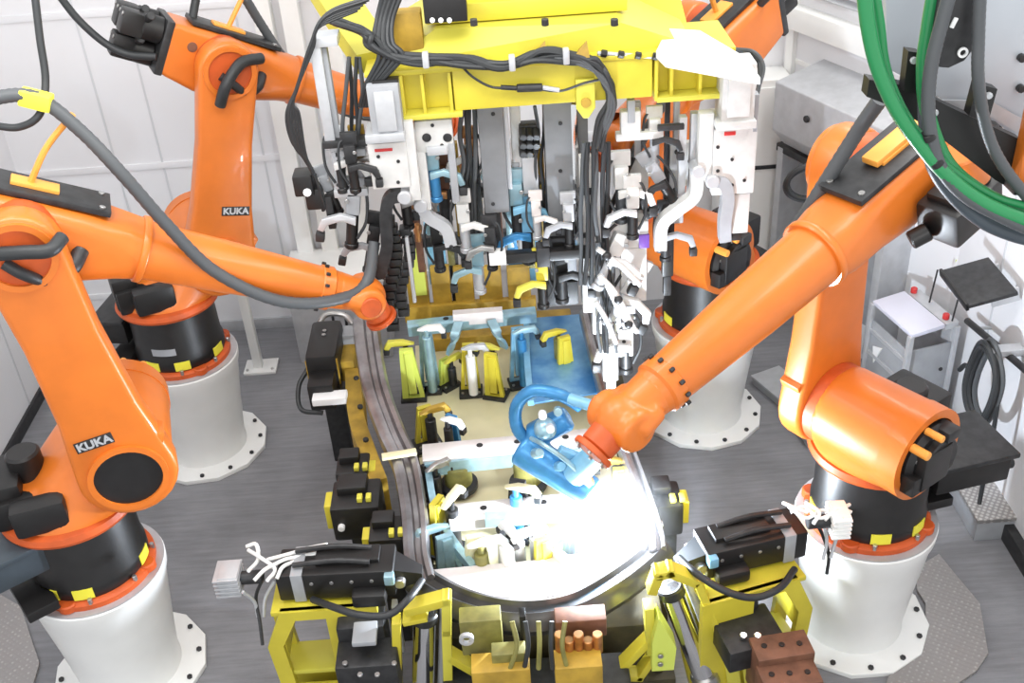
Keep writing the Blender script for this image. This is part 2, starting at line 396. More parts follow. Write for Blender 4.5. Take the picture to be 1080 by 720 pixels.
def robot(name_label, B, yaw, al, be, L, a1=.35, byaw=180, labels=(), plate=None, link_text=True, nameplate=None, bl=.22, bz=0, bo=.27, logo=(0, .34), slim=0, rear=True, wrist_style='ball', wb=0):
    """six-axis arm; local frame: x = direction of reach, y = left, z up, origin on the pedestal top"""
    t = thing('robot_arm', name_label, 'robot', (B[0], B[1], HP+.006), 'orange welding robots')
    T0 = Matrix.Translation((B[0], B[1], HP+.006)); M0 = T0 @ Matrix.Rotation(R(byaw), 4, 'Z'); M = T0 @ Matrix.Rotation(R(yaw), 4, 'Z')
    # --- fixed base
    b = MB(M0); b.lathe([(.0, 0), (.325, 0), (.325, .03), (.305, .045), (0, .045)], n=48)
    for k in range(4):
        a = R(45+90*k); b.cyl((.30*math.cos(a), .30*math.sin(a), 0), (.30*math.cos(a), .30*math.sin(a), .05), .05, n=16)
    ring = b.build('base_ring', ORANGE_D, t)
    for k in range(8):
        a = R(22.5+45*k); p = V((.313*math.cos(a), .313*math.sin(a), .03))
        MB(M0).cyl(p, p+V((0, 0, .035)), .013, n=6).build('bolt', STEEL, ring)
    base = MB(M0).lathe([(.29, .04), (.298, .06), (.298, .12), (.288, .14), (.285, .41), (.27, .44), (0, .44)], n=48, cap0=False).build('base', BLACK, t)
    for a in labels:
        a = R(a); Ms = T0 @ Matrix.Rotation(a, 4, 'Z')
        lab(MB(Ms).sweep([(.300*math.cos(q), .300*math.sin(q), .088) for q in (-.17, -.085, 0, .085, .17)], [(-.003, -.032), (.003, -.032), (.003, .032), (-.003, .032)]).build('warning_label', STICKER, base), 'yellow warning sticker')
    if nameplate is not None:
        Ms = T0 @ Matrix.Rotation(R(nameplate), 4, 'Z')
        MB(Ms).sweep([(.288*math.cos(q), .288*math.sin(q), .2) for q in (-.28, -.14, 0, .14, .28)], [(-.003, -.025), (.004, -.025), (.004, .025), (-.003, .025)]).build('name_plate', GREYP, base)
    cb = MB(M0).box((bo+bl/2, 0, .27+bz), (bl, .36, .16), bev=.015).build('connection_box', SLATE if byaw > 180 else BLACK, t)
    MB(M0).box((bo+.01+bl/2, 0, .36+bz), (bl+.03, .40, .03), bev=.008).build('lid', SLATE if byaw > 180 else DARK, cb)
    MB(M0).box((.33, .05, .09), (.16, .4, .06), bev=.01).build('socket_strip', BLACK, cb)
    for k in range(3):
        MB(M0).cyl((bo-.01+bl, -.1+.1*k, .25), (bo+.07+bl, -.1+.1*k, .22), .028, n=12).build('plug', RUBBER, cb)
    # --- rotating column
    Z2 = .75
    b = MB(M); b.lathe([(.28, .43), (.335, .445), (.345, .465), (.335, .495), (.29, .51), (0, .51)], n=48, cap0=False)
    turn = b.build('turntable_rim', ORANGE_D, t)
    b = MB(M)
    b.hull(circ((0, 0, .48), (0, 0, 1), .315, 32)+circ((0, 0, .52), (0, 0, 1), .30, 32)+circ((a1, -.11, Z2), (0, 1, 0), .22, 32)+circ((a1, .33, Z2), (0, 1, 0), .235, 32))
    b.hull([V((x, y, z)) for x in (-.28, -.05) for y in (-.14, .10) for z in (.49, .66)])
    col = b.build('rotating_column', ORANGE, t, remesh=.016, smooth_it=10)
    MB(M).ringcyl((a1, .30, Z2), (0, 1, 0), .238, .195, .10, 40).build('barrel_rim', ORANGE, col)
    MB(M).cyl((a1, .26, Z2), (a1, .345, Z2), .2, n=32).build('barrel_bore', BLACK, col)
    MB(M).cyl((-.14, .05, .62), (-.14, .05, .80), .085, n=20).build('axis_motor', BLACK, t)
    MB(M).box((-.25, .02, .62), (.16, .30, .22), bev=.02).box((-.22, -.12, .58), (.2, .1, .16), bev=.015).box((-.1, -.23, .60), (.26, .12, .17), bev=.03).build('rear_cover', BLACK, t)
    MB(M).cyl((-.02, -.26, .50), (-.02, -.26, .58), .03, n=12).build('stop_bumper', DARK, t)
    mo = MB(M).cyl((a1, .33, Z2), (a1, .43, Z2), .172, n=32, ch=.25).cyl((a1-.01, .42, Z2), (a1-.01, .47, Z2), .12, n=20).box((a1+.03, .43, Z2-.01), (.2, .1, .2), bev=.015).box((a1-.06, .43, Z2-.05), (.12, .08, .06), bev=.012).box((a1+.13, .42, Z2-.07), (.1, .1, .1), bev=.012).build('shoulder_motor', BLACK, t)
    MB(M).box((a1-.06, .43, Z2+.13), (.09, .1, .06), bev=.012).build('plug', DARK, mo)
    lab(MB(M).cyl((a1+.14, .40, Z2+.12), (a1+.14, .49, Z2+.12), .022, n=10).cyl((a1+.05, .40, Z2+.17), (a1+.05, .49, Z2+.17), .018, n=10).build('connector', AMBER, mo), 'amber cable connectors')
    for k in range(6):
        a = R(60*k+20); p = V((a1+.135*math.cos(a), .42, Z2+.135*math.sin(a)))
        MB(M).cyl(p, p+V((0, .012, 0)), .012, n=6).build('bolt', STEEL, mo)
    MB(M).cyl((a1, -.17, Z2), (a1, -.09, Z2), .215, n=40).build('shoulder_gear', ORANGE_D, t)
    # --- link arm, lies beside the column on the right (y < 0)
    Ml = M @ Matrix.Translation((a1, -.235, Z2)) @ Matrix.Rotation(R(al), 4, 'Y')
    prof = []
    def arc(cx, cz, r, a0, a1_, n=14): return [(cx+r*math.cos(R(a0+(a1_-a0)*k/n)), cz+r*math.sin(R(a0+(a1_-a0)*k/n))) for k in range(n+1)]
    prof = arc(0, 0, .235, 170, 370)+[(.185, .38), (.165, .80)]+arc(0, 1.25, .18, -10, 190)+[(-.165, .80), (-.185, .38)]
    Mp = Ml @ Matrix(((1, 0, 0, 0), (0, 0, 1, 0), (0, 1, 0, 0), (0, 0, 0, 1)))      # polygon x,z -> plane x,z ; extrude along y
    link = MB().prism(prof, .15, Mp, bev=.028).build('link_arm', ORANGE, t, ang=50)
    for cz, r in ((0, .165), (1.25, .135)):
        MB(Ml).ringcyl((0, -.095, cz), (0, 1, 0), r+.022, r-.006, .03, 36).build('hub_rim', ORANGE, link)
        MB(Ml).cyl((0, -.079, cz), (0, -.06, cz), r, n=32).build('hub_recess', ORANGE_D if cz else BLACK, link)
    MB(Ml).box((.15, -.01, .17), (.16, .12, .07), rot=(0, 25, 0), bev=.012).build('stop_lug', ORANGE, link)
    if link_text:
        pl = MB(Ml).box((logo[0], -.077, logo[1]), (.175, .006, .06), bev=.002).build('logo_plate', DARK, link)
        Mt = Ml @ Matrix.Translation((logo[0], -.082, logo[1])) @ Matrix.Rotation(R(90), 4, 'X')
        text_mesh('lettering', 'KUKA', .06, Mt, LGREY, pl, bold=.002)
    # --- forearm
    Mf = M @ Matrix.Translation((a1, .03, Z2)) @ Matrix.Rotation(R(al), 4, 'Y') @ Matrix.Translation((0, 0, 1.25)) @ Matrix.Rotation(-R(al), 4, 'Y') @ Matrix.Rotation(R(-be), 4, 'Y')
    MB(M).cyl(M.inverted() @ (Ml @ V((0, .06, 1.25))), M.inverted() @ (Ml @ V((0, .16, 1.25))), .17, n=36).build('elbow_gear', ORANGE_D, t)
    def sec(x, hw, top, bot, rr): return [(x, y, (top+bot)/2+z) for y, z in rbox(hw, (top-bot)/2, rr, 6)]
    b = MB(Mf)
    w_, l_ = .165-slim, .05*(slim > 0)
    b.rings([sec(-.33, w_, .15, -.16+l_, .03), sec(-.30, w_, .155, -.17+l_, .03), sec(-.12, w_, .16, -.215+l_, .05), sec(.06, w_, .16, -.215+l_, .06), sec(.25, w_, .155, -.18+l_*.6, .08), sec(.42, .145, .148, -.15, .11), sec(.50, .146, .146, -.146, .144)])
    b.lathe([(.152, 0), (.158, .006), (.158, .03), (.152, .036)], (.50, 0, 0), (1, 0, 0), 40)
    arm = b.build('forearm_housing', ORANGE, t, ang=45)
    MB(Mf).lathe([(.138, .53), (.136, .60), (.128, .9), (.108, L-.34), (.104, L-.26)], ax=(1, 0, 0), n=40).build('forearm_tube', ORANGE, t)
    col2 = MB(Mf).lathe([(.106, L-.262), (.112, L-.255), (.112, L-.20), (.10, L-.19), (.095, L-.16)], ax=(1, 0, 0), n=40).build('wrist_collar', ORANGE, t)
    for k in range(12):
        a = R(30*k); p = V((L-.257, .118*math.cos(a), .118*math.sin(a)))
        MB(Mf).cyl(p, p+V((.02, 0, 0)), .009, n=6).build('screw', DARK, col2)
    Mw = Mf @ Matrix.Translation((L, 0, 0)) @ Matrix.Rotation(R(wb), 4, 'Y')
    b = MB(Mf); b.cyl((L-.18, 0, 0), (L-.04, 0, 0), .098, .085, n=24)
    b.cyl((L, -.115, 0), (L, .115, 0), .088, n=24); b.sphere((L, 0, 0), .105)
    b.cyl((L-.12, .07, 0), (L, .09, 0), .05, n=16); b.cyl((L-.12, -.07, 0), (L, -.09, 0), .05, n=16)
    wr = b.build('wrist', ORANGE, t, remesh=.010, smooth_it=4)
    MB(Mf).cyl((L, -.135, 0), (L, -.105, 0), .055, n=20).build('wrist_cap', ORANGE_D, wr)
    b = MB(Mw); b.cyl((0, 0, 0), (.15, 0, 0), .075, .07, n=24); b.cyl((.15, 0, 0), (.175, 0, 0), .085, n=28); b.build('tool_flange', ORANGE_D, wr)
    for k in range(6):
        a = R(60*k); p = V((.175, .068*math.cos(a), .068*math.sin(a)))
        MB(Mw).cyl(p, p+V((.01, 0, 0)), .008, n=6).build('screw', STEEL, wr)
    # motors at the back of the forearm
    mp = MB(Mf).box((-.35, 0, -.005), (.05, .34, .33), bev=.012).build('motor_plate', DARK, t)
    for y, z in ((-.085, .075), (.085, .075), (0, -.085)):
        m = MB(Mf).cyl((-.37, y, z), (-.50, y, z), .08, n=20).box((-.55, y, z), (.13, .14, .14), bev=.015).build('wrist_motor', BLACK, mp)
        MB(Mf).cyl((-.48, y-.06, z+.06), (-.48, y-.12, z+.09), .025, n=12).build('plug', DARK, m)
        for q in (-1, 1):
            MB(Mf).cyl((-.615, y+.045*q, z+.045), (-.62, y+.045*q, z+.045), .012, n=8).build('screw', STEEL, m)
    if slim:
        jb = MB(Mf).box((-.07, .25, -.07), (.30, .20, .17), bev=.02).box((-.07, .25, .03), (.22, .15, .04), bev=.012).build('junction_box', BLACK, t)
        MB(Mf).box((-.13, .25, -.07), (.02, .215, .185), bev=.006).build('seam_band', BLACK, jb)
        MB(Mf).cyl((.09, .22, -.1), (.16, .18, -.12), .04, n=14).build('cable_gland', BLACK, jb)
        for q, w in ((0, .02), (-.16, -.02)): MB(Mf).cyl((-.0+q, .28+w, .05), (-.0+q, .28+w, .058), .012, n=8).build('screw', OCHRE, jb)
    # top plate, hose bracket
    tp = MB(Mf).box((.06, 0, .178), (.56, .22, .028), bev=.006).build('top_plate', DARK, t)
    MB(Mf).box((.02, 0, .198), (.2, .09, .02), bev=.005).build('bracket_foot', AMBER, tp)
    for q in (-1, 1): MB(Mf).cyl((.30, .08*q, .19), (.30, .08*q, .2), .014, n=10).build('screw', STEEL, tp)
    # short elbow cable with black angle plugs on the link side
    c = MB(Mf).tube([(-.05, -.36, -.03), (.04, -.37, -.06), (.14, -.30, -.10), (.2, -.2, -.07)], .026, 12).build('elbow_cable', RUBBER, t)
    MB(Mf).tube([(.2, -.23, -.09), (.23, -.21, -.05), (.25, -.15, .0)], .036, 12).build('angle_plug', DARK, c)
    MB(Mf).cyl((-.2, -.17, .05), (-.2, -.155, .05), .03, n=16).build('bore_plug', RUST, arm)
    MB(Mf).cyl((.05, -.20, .06), (.05, -.14, .06), .03, n=12).build('cable_gland', DARK, arm)
    t['_Mf'] = [list(r) for r in Mf]
    return t, Mf, Mw, M

pedestal(-2.28, 6.336, 'white pedestal of the rear left robot, nearest the back left corner', .1)
pedestal(1.346, 6.307, 'white pedestal of the rear right robot, crossed by an orange arm', .25)
pedestal(1.823, 4.281, 'white pedestal of the front right robot beside the checker plate walkway', .0)
pedestal(-2.32, 4.293, 'white pedestal at the lower left corner under the front left robot', .2)

rLR, fLR, wLR, mLR = robot('orange robot at the rear left with its upright link before the white wall', (-2.28, 6.336), 24, 14, -28, 1.55, byaw=170, labels=(-115, -75, -20), nameplate=-95, logo=(.075, .37))
rRR, fRR, wRR, mRR = robot('orange robot at the rear right, mostly hidden behind the white tooling', (1.346, 6.307), -140, -15, -20, 1.0, a1=.3, byaw=30, labels=(-160, -90, -30), link_text=False)
rRF, fRF, wRF, mRF = robot('orange robot at the front right reaching down to the bright welding spot', (1.823, 4.281), -146, 0, -17.5, 1.62, a1=.2, byaw=12, bl=.42, slim=.035, labels=(-175, -95, -50), link_text=False, wb=12)
rLF, fLF, wLF, mLF = robot('orange robot at the front left with its arm stretched across to the fixture', (-2.32, 4.293), 17, -6.5, -27, 1.64, byaw=217, bl=.34, bz=.07, bo=.19, logo=(-.07, .25), labels=(-115, -80, -5), wb=40)

def local(F, p): return F @ V(p)
# dress hoses, each held by its own robot's bracket
ps = MB().tube([fLF @ V((.0, 0, .2)), fLF @ V((.03, -.01, .38)), fLF @ V((.10, -.02, .56))], .014, 8).build('hose_post', AMBER, rLF)
top = at(38, 105, Y=4.42)
lab(MB().box(top, (.13, .07, .07), rot=(0, 20, 0), bev=.012).build('hose_clip', STICKER, rLF), 'yellow hose clip')
hp = [at(-40, 118, Y=4.30), at(-8, 104, Y=4.38), at(38, 103, Y=4.42), at(85, 138, Y=4.42), at(130, 185, Y=4.40), at(175, 236, Y=4.42), at(225, 285, Y=4.46), at(290, 316, Y=4.52), at(345, 318, Y=4.62), at(385, 300, Y=4.78), at(395, 255, Y=4.9)]
lab(MB().tube(hp, .030, 14, corr=.06, sub=14).build('dress_hose', HOSE_G, rLF), 'thick dark hose arching over the arm')
lab(MB().tube([at(36, -12, Y=4.6), at(42, 40, Y=4.55), at(48, 85, Y=4.5), at(42, 120, Y=4.42), at(20, 134, Y=4.4), at(-10, 132, Y=4.4)], .016, 10).build('feed_cable', RUBBER, rLF), 'thin black cable hanging to the clip')
lab(MB().tube([at(-8, 268, Y=4.0), at(25, 266, Y=4.0), at(52, 264, Y=4.02), at(66, 250, Y=4.1)], .03, 12).build('side_cable', RUBBER, rLF), 'black cable across the elbow')
MB().tube([fLR @ V((.02, 0, .2)), fLR @ V((.05, 0, .4)), fLR @ V((.1, 0, .7))], .016, 8).build('hose_post', AMBER, rLR)
lab(MB().tube([at(60, -8, Y=6.3), at(82, 20, Y=6.3), at(110, 45, Y=6.3), at(135, 57, Y=6.3), at(165, 60, Y=6.3)], .022, 10).build('feed_cable', RUBBER, rLR), 'black cable drooping to the elbow motors')
lab(MB().tube([at(208, -8, Y=6.7), at(205, 8, Y=6.66), at(203, 20, Y=6.62)], .026, 10).build('feed_cable', RUBBER, rLR), 'short black cable into the top plate')
lab(MB().tube([at(255, -8, Y=6.75), at(275, 25, Y=6.8), at(300, 62, Y=6.82), at(335, 100, Y=6.85), at(365, 118, Y=6.9), at(400, 125, Y=6.95)], .03, 12, corr=.05, sub=14).build('dress_hose', HOSE_G, rLR), 'dark hose running down along the forearm')
c = MB(mLR).tube([(.55, -.36, 1.80), (.60, -.4, 1.92), (.72, -.36, 2.02), (.86, -.28, 2.0)], .034, 12).build('elbow_hose', RUBBER, rLR)
MB().tube([fRR @ V((.02, 0, .2)), fRR @ V((.05, 0, .4)), fRR @ V((.1, 0, .7))], .016, 8).build('hose_post', AMBER, rRR)
lab(MB().tube([fRR @ V((.25, .2, .25)), fRR @ V((.7, .22, .2)), fRR @ V((.95, .2, .08)), fRR @ V((1.15, .1, -.15))], .03, 12).build('dress_hose', HOSE_G, rRR), 'dark hose along the forearm')
lab(MB().tube([at(812, -6, Y=6.2), at(800, 8, Y=6.3), at(806, 22, Y=6.35), at(812, 40, Y=6.4)], .025, 10).build('feed_cable', RUBBER, rRR), 'black cable beside the elbow motors')
MB(fRF).box((.0, 0, .215), (.3, .08, .03), bev=.006).build('hose_bracket', AMBER, rRF)
lab(MB().tube([at(928, 105, Y=3.95), at(905, 138, Y=4.02), at(872, 190, Y=4.05), at(840, 240, Y=4.08), at(812, 272, Y=4.12), at(780, 300, Y=4.3)], .032, 14, corr=.06, sub=14).build('dress_hose', HOSE_G, rRF), 'grey corrugated hose above the arm')
MB().cyl(at(1015, 158, Y=3.7), at(1032, 188, Y=3.75), .07, .05, n=16).build('hose_guide', ORANGE, rRF)
# ------------------------------------------------------------------ overhead yellow gripper frame and what hangs from it
GY = 4.9
def rect(x0, y0, x1, y1, Y):
    xm, ym = (x0+x1)/2, (y0+y1)/2
    return at(x0, ym, Y=Y).x, at(x1, ym, Y=Y).x, at(xm, y1, Y=Y).z, at(xm, y0, Y=Y).z
def pbox(b, x0, y0, x1, y1, Y, d, bev=.006, rot=None):
    a, c, z0, z1 = rect(x0, y0, x1, y1, Y)
    return b.box(((a+c)/2, Y+d/2, (z0+z1)/2), (c-a, d, z1-z0), rot=rot, bev=bev)
gf = thing('gripper_frame', 'big yellow overhead gripper frame spanning the top middle', 'gripper frame', at(580, 70, Y=GY+.3))
xl, xr = at(392, 95, Y=GY).x, at(768, 95, Y=GY).x
z0, z1 = at(580, 110, Y=GY).z, at(580, 68, Y=GY).z
H_ = z1-z0
b = MB()
b.box(((xl+xr)/2, GY+.22, (z0+z1)/2), (xr-xl, .32, H_), bev=.012)                 # body
xa, xb = at(478, 95, Y=GY).x, at(688, 95, Y=GY).x
b.box(((xa+xb)/2, GY+.05, (z0+z1)/2), (xb-xa, .1, H_), bev=.008)                   # flush front skin
b.build('front_beam', YELLOW, gf)
for x in (424, 446, 475):
    xx = at(x, 95, Y=GY).x; MB().box((xx, GY+.05, (z0+z1)/2-.01), (.016, .12, H_+.02), bev=.004).build('gusset', YELLOW, gf)
for x in (692, 708, 738, 764):
    xx = at(x, 95, Y=GY).x; MB().box((xx, GY+.05, (z0+z1)/2-.01), (.016, .12, H_+.02), bev=.004).build('gusset', YELLOW, gf)
for x0, x1 in ((424, 488), (692, 768)):
    a_, c_ = at(x0, 118, Y=GY).x, at(x1, 118, Y=GY).x
    MB().box(((a_+c_)/2, GY+.06, z0-.012), (c_-a_, .16, .026), bev=.005).build('lower_flange', YELLOWG, gf)
MB().box(((xl+xr)/2, GY+.2, z1+.012), (xr-xl+.05, .42, .024), bev=.006).build('top_flange', YELLOW, gf)
# tapered hub plate on top
zt = z1+.024
q = [at(405, 62, Z=zt), at(735, 52, Z=zt)]
zu = zt+.13
u = [at(460, 30, Z=zu), at(655, 24, Z=zu)]
b = MB(); b.hull([V((q[0].x, GY+.06, zt)), V((q[1].x, GY+.06, zt)), V((q[1].x, 5.75, zt)), V((q[0].x, 5.75, zt)), V((u[0].x, u[0].y, zu)), V((u[1].x, u[1].y, zu)), V((u[1].x, 5.75, zu)), V((u[0].x, 5.75, zu))])
b.build('hub_cone', YELLOWG, gf, ang=20)
MB().box(((u[0].x+u[1].x)/2, (u[0].y+5.8)/2+.04, zu+.05), (u[1].x-u[0].x+.1, 5.8-u[0].y, .09), bev=.012).build('hub_plate', YELLOW, gf)
MB().box(((u[0].x+u[1].x)/2+.05, u[0].y+.42, zu+.25), (.9, .5, .34), bev=.02).build('hub_block', YELLOWG, gf)
for x in (500, 575, 648):
    p = at(x, 27, Z=zu+.1); MB().cyl(p, p+V((0, 0, .03)), .018, n=6).build('bolt', DARK, gf)
# arms running up and back on both sides
pL = [at(398, 64, Y=GY+.2), at(372, 28, Y=GY+.55), at(345, -14, Y=GY+.9)]
b = MB(); b.sweep(pL, [(-.10, -.05), (.10, -.05), (.10, .05), (-.10, .05)], smooth=False); a_ = b.build('side_arm', YELLOWG, gf)
pR = [at(700, 52, Y=GY+.35), at(690, 10, Y=GY+.6), at(680, -20, Y=GY+.85)]
b = MB(); b.sweep(pR, [(-.13, -.05), (.13, -.05), (.13, .05), (-.13, .05)], smooth=False); b.build('side_arm', YELLOW, gf)
ec = [at(x, y, Z=zt+.035) for x, y in ((692, 54), (702, 64), (768, 76), (802, 82), (786, 60), (738, 32), (704, 30))]  # added white sheet: overexposed light on the yellow flange, put in as colour
b = MB(); b.rings([[p for p in ec], [p-V((0, 0, .03)) for p in ec]]); lab(b.build('glare_sheet', WHITE, gf, ang=20), 'white sheet painting the glare on the right end of the flange')
b = MB(); pbox(b, 402, 14, 446, 60, GY+.10, .10, .012); lab(b.build('junction_box', OCHRE, gf), 'dull ochre box at the left')
# hanging lug with a round hole in the middle of the front
xx = at(617, 100, Y=GY).x
b = MB(frame((xx, GY-.02, z0), (1, 0, 0))); b.prism([(-.045, .12), (.045, .12), (.045, -.02), (.012, -.07), (-.012, -.07), (-.045, -.02)], .03, Matrix(((1, 0, 0, 0), (0, 0, 1, 0), (0, 1, 0, 0), (0, 0, 0, 1))), bev=.004)
lg = b.build('lifting_lug', YELLOWG, gf)
MB().cyl((xx, GY-.045, z0+.01), (xx, GY-.034, z0+.01), .024, n=16).build('lug_hole', OCHRE, lg)
# black valve block on top and cable bundle along the front
vb = MB(); pbox(vb, 446, -14, 492, 24, u[0].y-.16, .15); vb = vb.build('valve_block', BLACK, gf)
for k in range(3):
    p = at(456+9*k, 21, Y=u[0].y-.165); MB().cyl(p, p+V((0, -.012, 0)), .012, n=8).build('port', PAPER, vb)
def front(px, py, dy=-.04): return at(px, py, Y=GY+dy)
for k in range(5):
    MB().tube([at(405+5*k, -10, Y=GY+.05), at(398+4*k, 20, Y=GY+.03), at(394+5*k, 45, Y=GY-.03), at(400+6*k, 60, Y=GY-.05), at(386+3*k, 90, Y=GY-.04), at(380+3*k, 112, Y=GY)], .012, 8).build('cable', RUBBER, gf)
bundle = [at(352, 20, Y=GY+.3), at(385, 30, Y=GY), front(393, 45), front(415, 57), front(450, 63), front(490, 64), front(530, 67), front(570, 58), front(605, 60), front(628, 66), front(641, 84), front(643, 108), front(636, 130), front(630, 158)]
for k in range(5):
    j = [(random.uniform(-.022, .022), random.uniform(-.03, .01), random.uniform(-.022, .022)) for _ in bundle]
    MB().tube([p+V(q_) for p, q_ in zip(bundle, j)], .014+.003*(k % 2), 8).build('cable', RUBBER, gf)
for k in range(3):
    MB().tube([at(585+4*k, 62+2*k, Y=GY-.06), at(612, 62+k*3, Y=GY-.07), at(634+2*k, 84, Y=GY-.07), at(648-3*k, 112, Y=GY-.06), at(634-2*k, 150, Y=GY-.05)], .009, 8).build('cable', HOSE_G, gf)
for px, py in ((449, 63), (597, 59), (540, 66)):
    p = front(px, py, -.07); MB().box(p, (.03, .05, .07), bev=.008).build('cable_tie', LGREY, gf)
lab(MB().tube([front(485, 68), front(500, 82), front(520, 92), front(545, 92)], .006, 6).tube([front(562, 93), front(590, 96), front(615, 88), front(632, 84)], .006, 6).build('sensor_lead', RUBBER, gf), 'thin sensor lead across the yellow face')
b = MB(); b.cyl(front(528, 92), front(545, 93), .012, n=10).cyl(front(545, 93), front(572, 92), .02, n=10); b.build('plug_connector', DARK, gf)
b = MB(); b.cyl(front(572, 92), front(590, 95), .011, n=10).cyl(front(630, 56, 0), front(690, 60, .0), .010, n=8); b.build('plug_sleeve', LGREY, gf)
b = MB()
for k in range(4): b.cyl(front(634+18*k, 56+k, -.01), front(640+18*k, 57+k, -.01), .018, n=8)
b.build('plug_connector', BLACK, gf)
for x in (568, 612):
    xx = at(x, 50, Z=zt+.06); MB().hull([V((xx.x-.04, xx.y-.03, zt+.02)), V((xx.x+.04, xx.y-.03, zt+.02)), V((xx.x, xx.y+.1, zt+.02)), V((xx.x+.03, xx.y+.0, zt+.09))]).build('rib', OCHRE, gf)

# cables that loop down at the left of the frame
t = thing('cable_loop', 'bundle of thin black cables drooping at the left end of the yellow frame', 'cables', at(315, 200, Y=GY))
for k in range(6):
    d = k*3.0
    MB().tube([at(392-d, -4+d, Y=GY), at(345-d*.6, 14+d, Y=GY-.02), at(326+d*.3, 50, Y=GY-.02), at(314-d*.3, 90+d, Y=GY), at(302+d*.9, 120, Y=GY), at(308+d, 150+d, Y=GY), at(322+d*.9, 165+d*2, Y=GY+.02), at(336+d*.4, 195+d*1.5, Y=GY+.03), at(341, 222, Y=GY+.05)], .007+.003*(k == 1), 6).build('cable', RUBBER, t)
t = thing('plug_block', 'black multi-plug block with cables at the far left of the hanging tools', 'plug block', at(325, 200, Y=GY))
b = MB(); pbox(b, 309, 186, 330, 208, GY, .12, .012); pbox(b, 322, 200, 340, 222, GY+.02, .1, .012); b.build('body', BLACK, t)
b = MB(); b.cyl(at(324, 203, Y=GY-.01), at(324, 203, Y=GY-.02), .02, n=12); b.build('plug', PAPER, t)
b = MB(); pbox(b, 344, 208, 352, 242, GY+.03, .05); b.build('bracket', DARK, t)

# --- hanging uprights and plates
def upright(name, label, cat, x0, y0, x1, y1, Y, d, m, bev=.008, extra=()):
    cx = at((x0+x1)/2, y1, Y=Y)
    t = thing(name, label, cat, (cx.x, Y+d/2, cx.z))
    b = MB(); pbox(b, x0, y0, x1, y1, Y, d, bev); b.build('body', m, t)
    for nm, (a, b_, c, e), dy, dd, mm in extra:
        q = MB(); pbox(q, a, b_, c, e, Y+dy, dd, .005); q.build(nm, mm, t)
    return t
def holes(t, pts, Y, r=.009, m=None, parent=None):
    for px, py in pts:
        p = at(px, py, Y=Y); MB().cyl(p+V((0, .004, 0)), p+V((0, -.005, 0)), r, n=10).build('bolt', m or DARK, t)
t = upright('hanging_channel', 'light grey upright channel at the left end of the yellow frame', 'channel', 334, 46, 346, 152, GY+.02, .1, LGREY,
    extra=[('web', (344, 50, 352, 150), .03, .05, GREYP), ('end_cap', (331, 40, 356, 50), -.01, .13, LGREY)])
t = upright('servo_drive', 'grey servo drive with a ribbed white face at the left end of the yellow frame', 'servo drive', 389, 90, 423, 143, GY-.10, .14, GREYP,
    extra=[('face_panel', (396, 97, 417, 139), -.012, .02, LGREY), ('foot_plate', (385, 142, 427, 151), -.02, .18, LGREY), ('plug_row', (392, 85, 420, 91), .03, .06, BLACK)])
t = upright('bracket_plate', 'white bolted plate with a red stripe under the grey servo drive', 'bracket', 390, 151, 431, 199, GY-.06, .06, TOOLW,
    extra=[('red_stripe', (395, 157, 414, 160), -.006, .01, RED), ('rib', (428, 128, 440, 212), .01, .05, TOOLW)])
holes(t, [(420, 170), (402, 188), (399, 165), (420, 192), (398, 180)], GY-.06)
t = upright('bracket_plate', 'white plate with two large round bores between the left servo drive and the grey column', 'bracket', 438, 127, 478, 161, GY+.02, .05, TOOLW,
    extra=[('leg', (440, 160, 452, 222), .0, .05, TOOLW), ('leg', (474, 150, 482, 214), .0, .06, GREYP), ('cylinder', (450, 155, 472, 164), -.02, .06, LGREY)])
for px, py in ((450, 145), (472, 145)): 
    p = at(px, py, Y=GY+.02); MB().cyl(p+V((0, .01, 0)), p-V((0, .006, 0)), .022, n=18).build('bore', DARK, t)
holes(t, [(466, 153), (456, 132)], GY+.02)
t = upright('hanging_column', 'wide slate grey column hanging left of the middle', 'column', 507, 109, 534, 225, GY+.12, .12, COLG,
    extra=[('side_face', (533, 112, 538, 200), .03, .06, LGREY), ('lower_block', (512, 225, 529, 262), .02, .08, DARK), ('head_plate', (500, 106, 540, 113), -.02, .16, GREYP)])
holes(t, [(520, 120), (520, 215)], GY+.12, .01)
t = upright('hanging_column', 'long steel column hanging right of the middle, under the cable bundle', 'column', 577, 108, 606, 300, GY+.14, .12, COLG,
    extra=[('bright_edge', (604, 110, 611, 262), .0, .1, CHROME), ('outer_rail', (611, 112, 622, 320), .04, .06, COLG), ('foot', (574, 298, 610, 322), -.03, .16, DARK)])
holes(t, [(591, 130), (591, 180), (591, 240), (591, 280)], GY+.14, .01)
t = upright('hanging_column', 'bright white narrow column just right of the wide slate grey one', 'column', 539, 112, 550, 172, GY+.22, .08, TOOLW, extra=[('lower_tube', (541, 172, 549, 215), .02, .05, LGREY)])
t = upright('white_rail', 'white upright rail hanging right of the long steel column', 'rail', 613, 165, 626, 330, GY+.05, .05, TOOLW, extra=[('clip', (610, 200, 628, 206), -.02, .04, DARK), ('clip', (610, 247, 628, 251), -.02, .04, DARK)])
t = upright('cross_rod', 'black cross bar between the two middle columns', 'bar', 530, 266, 624, 276, GY+.0, .06, BLACK, extra=[('clamp', (516, 268, 534, 280), -.01, .07, PAPER), ('clamp', (566, 262, 580, 282), -.015, .08, DARK)])
t = upright('servo_drive', 'white servo drive at the right end of the yellow frame', 'servo drive', 762, 68, 797, 130, GY-.08, .16, TOOLW,
    extra=[('face_panel', (768, 76, 792, 124), -.012, .02, TOOLW), ('foot_plate', (756, 129, 798, 137), -.02, .2, TOOLW)])
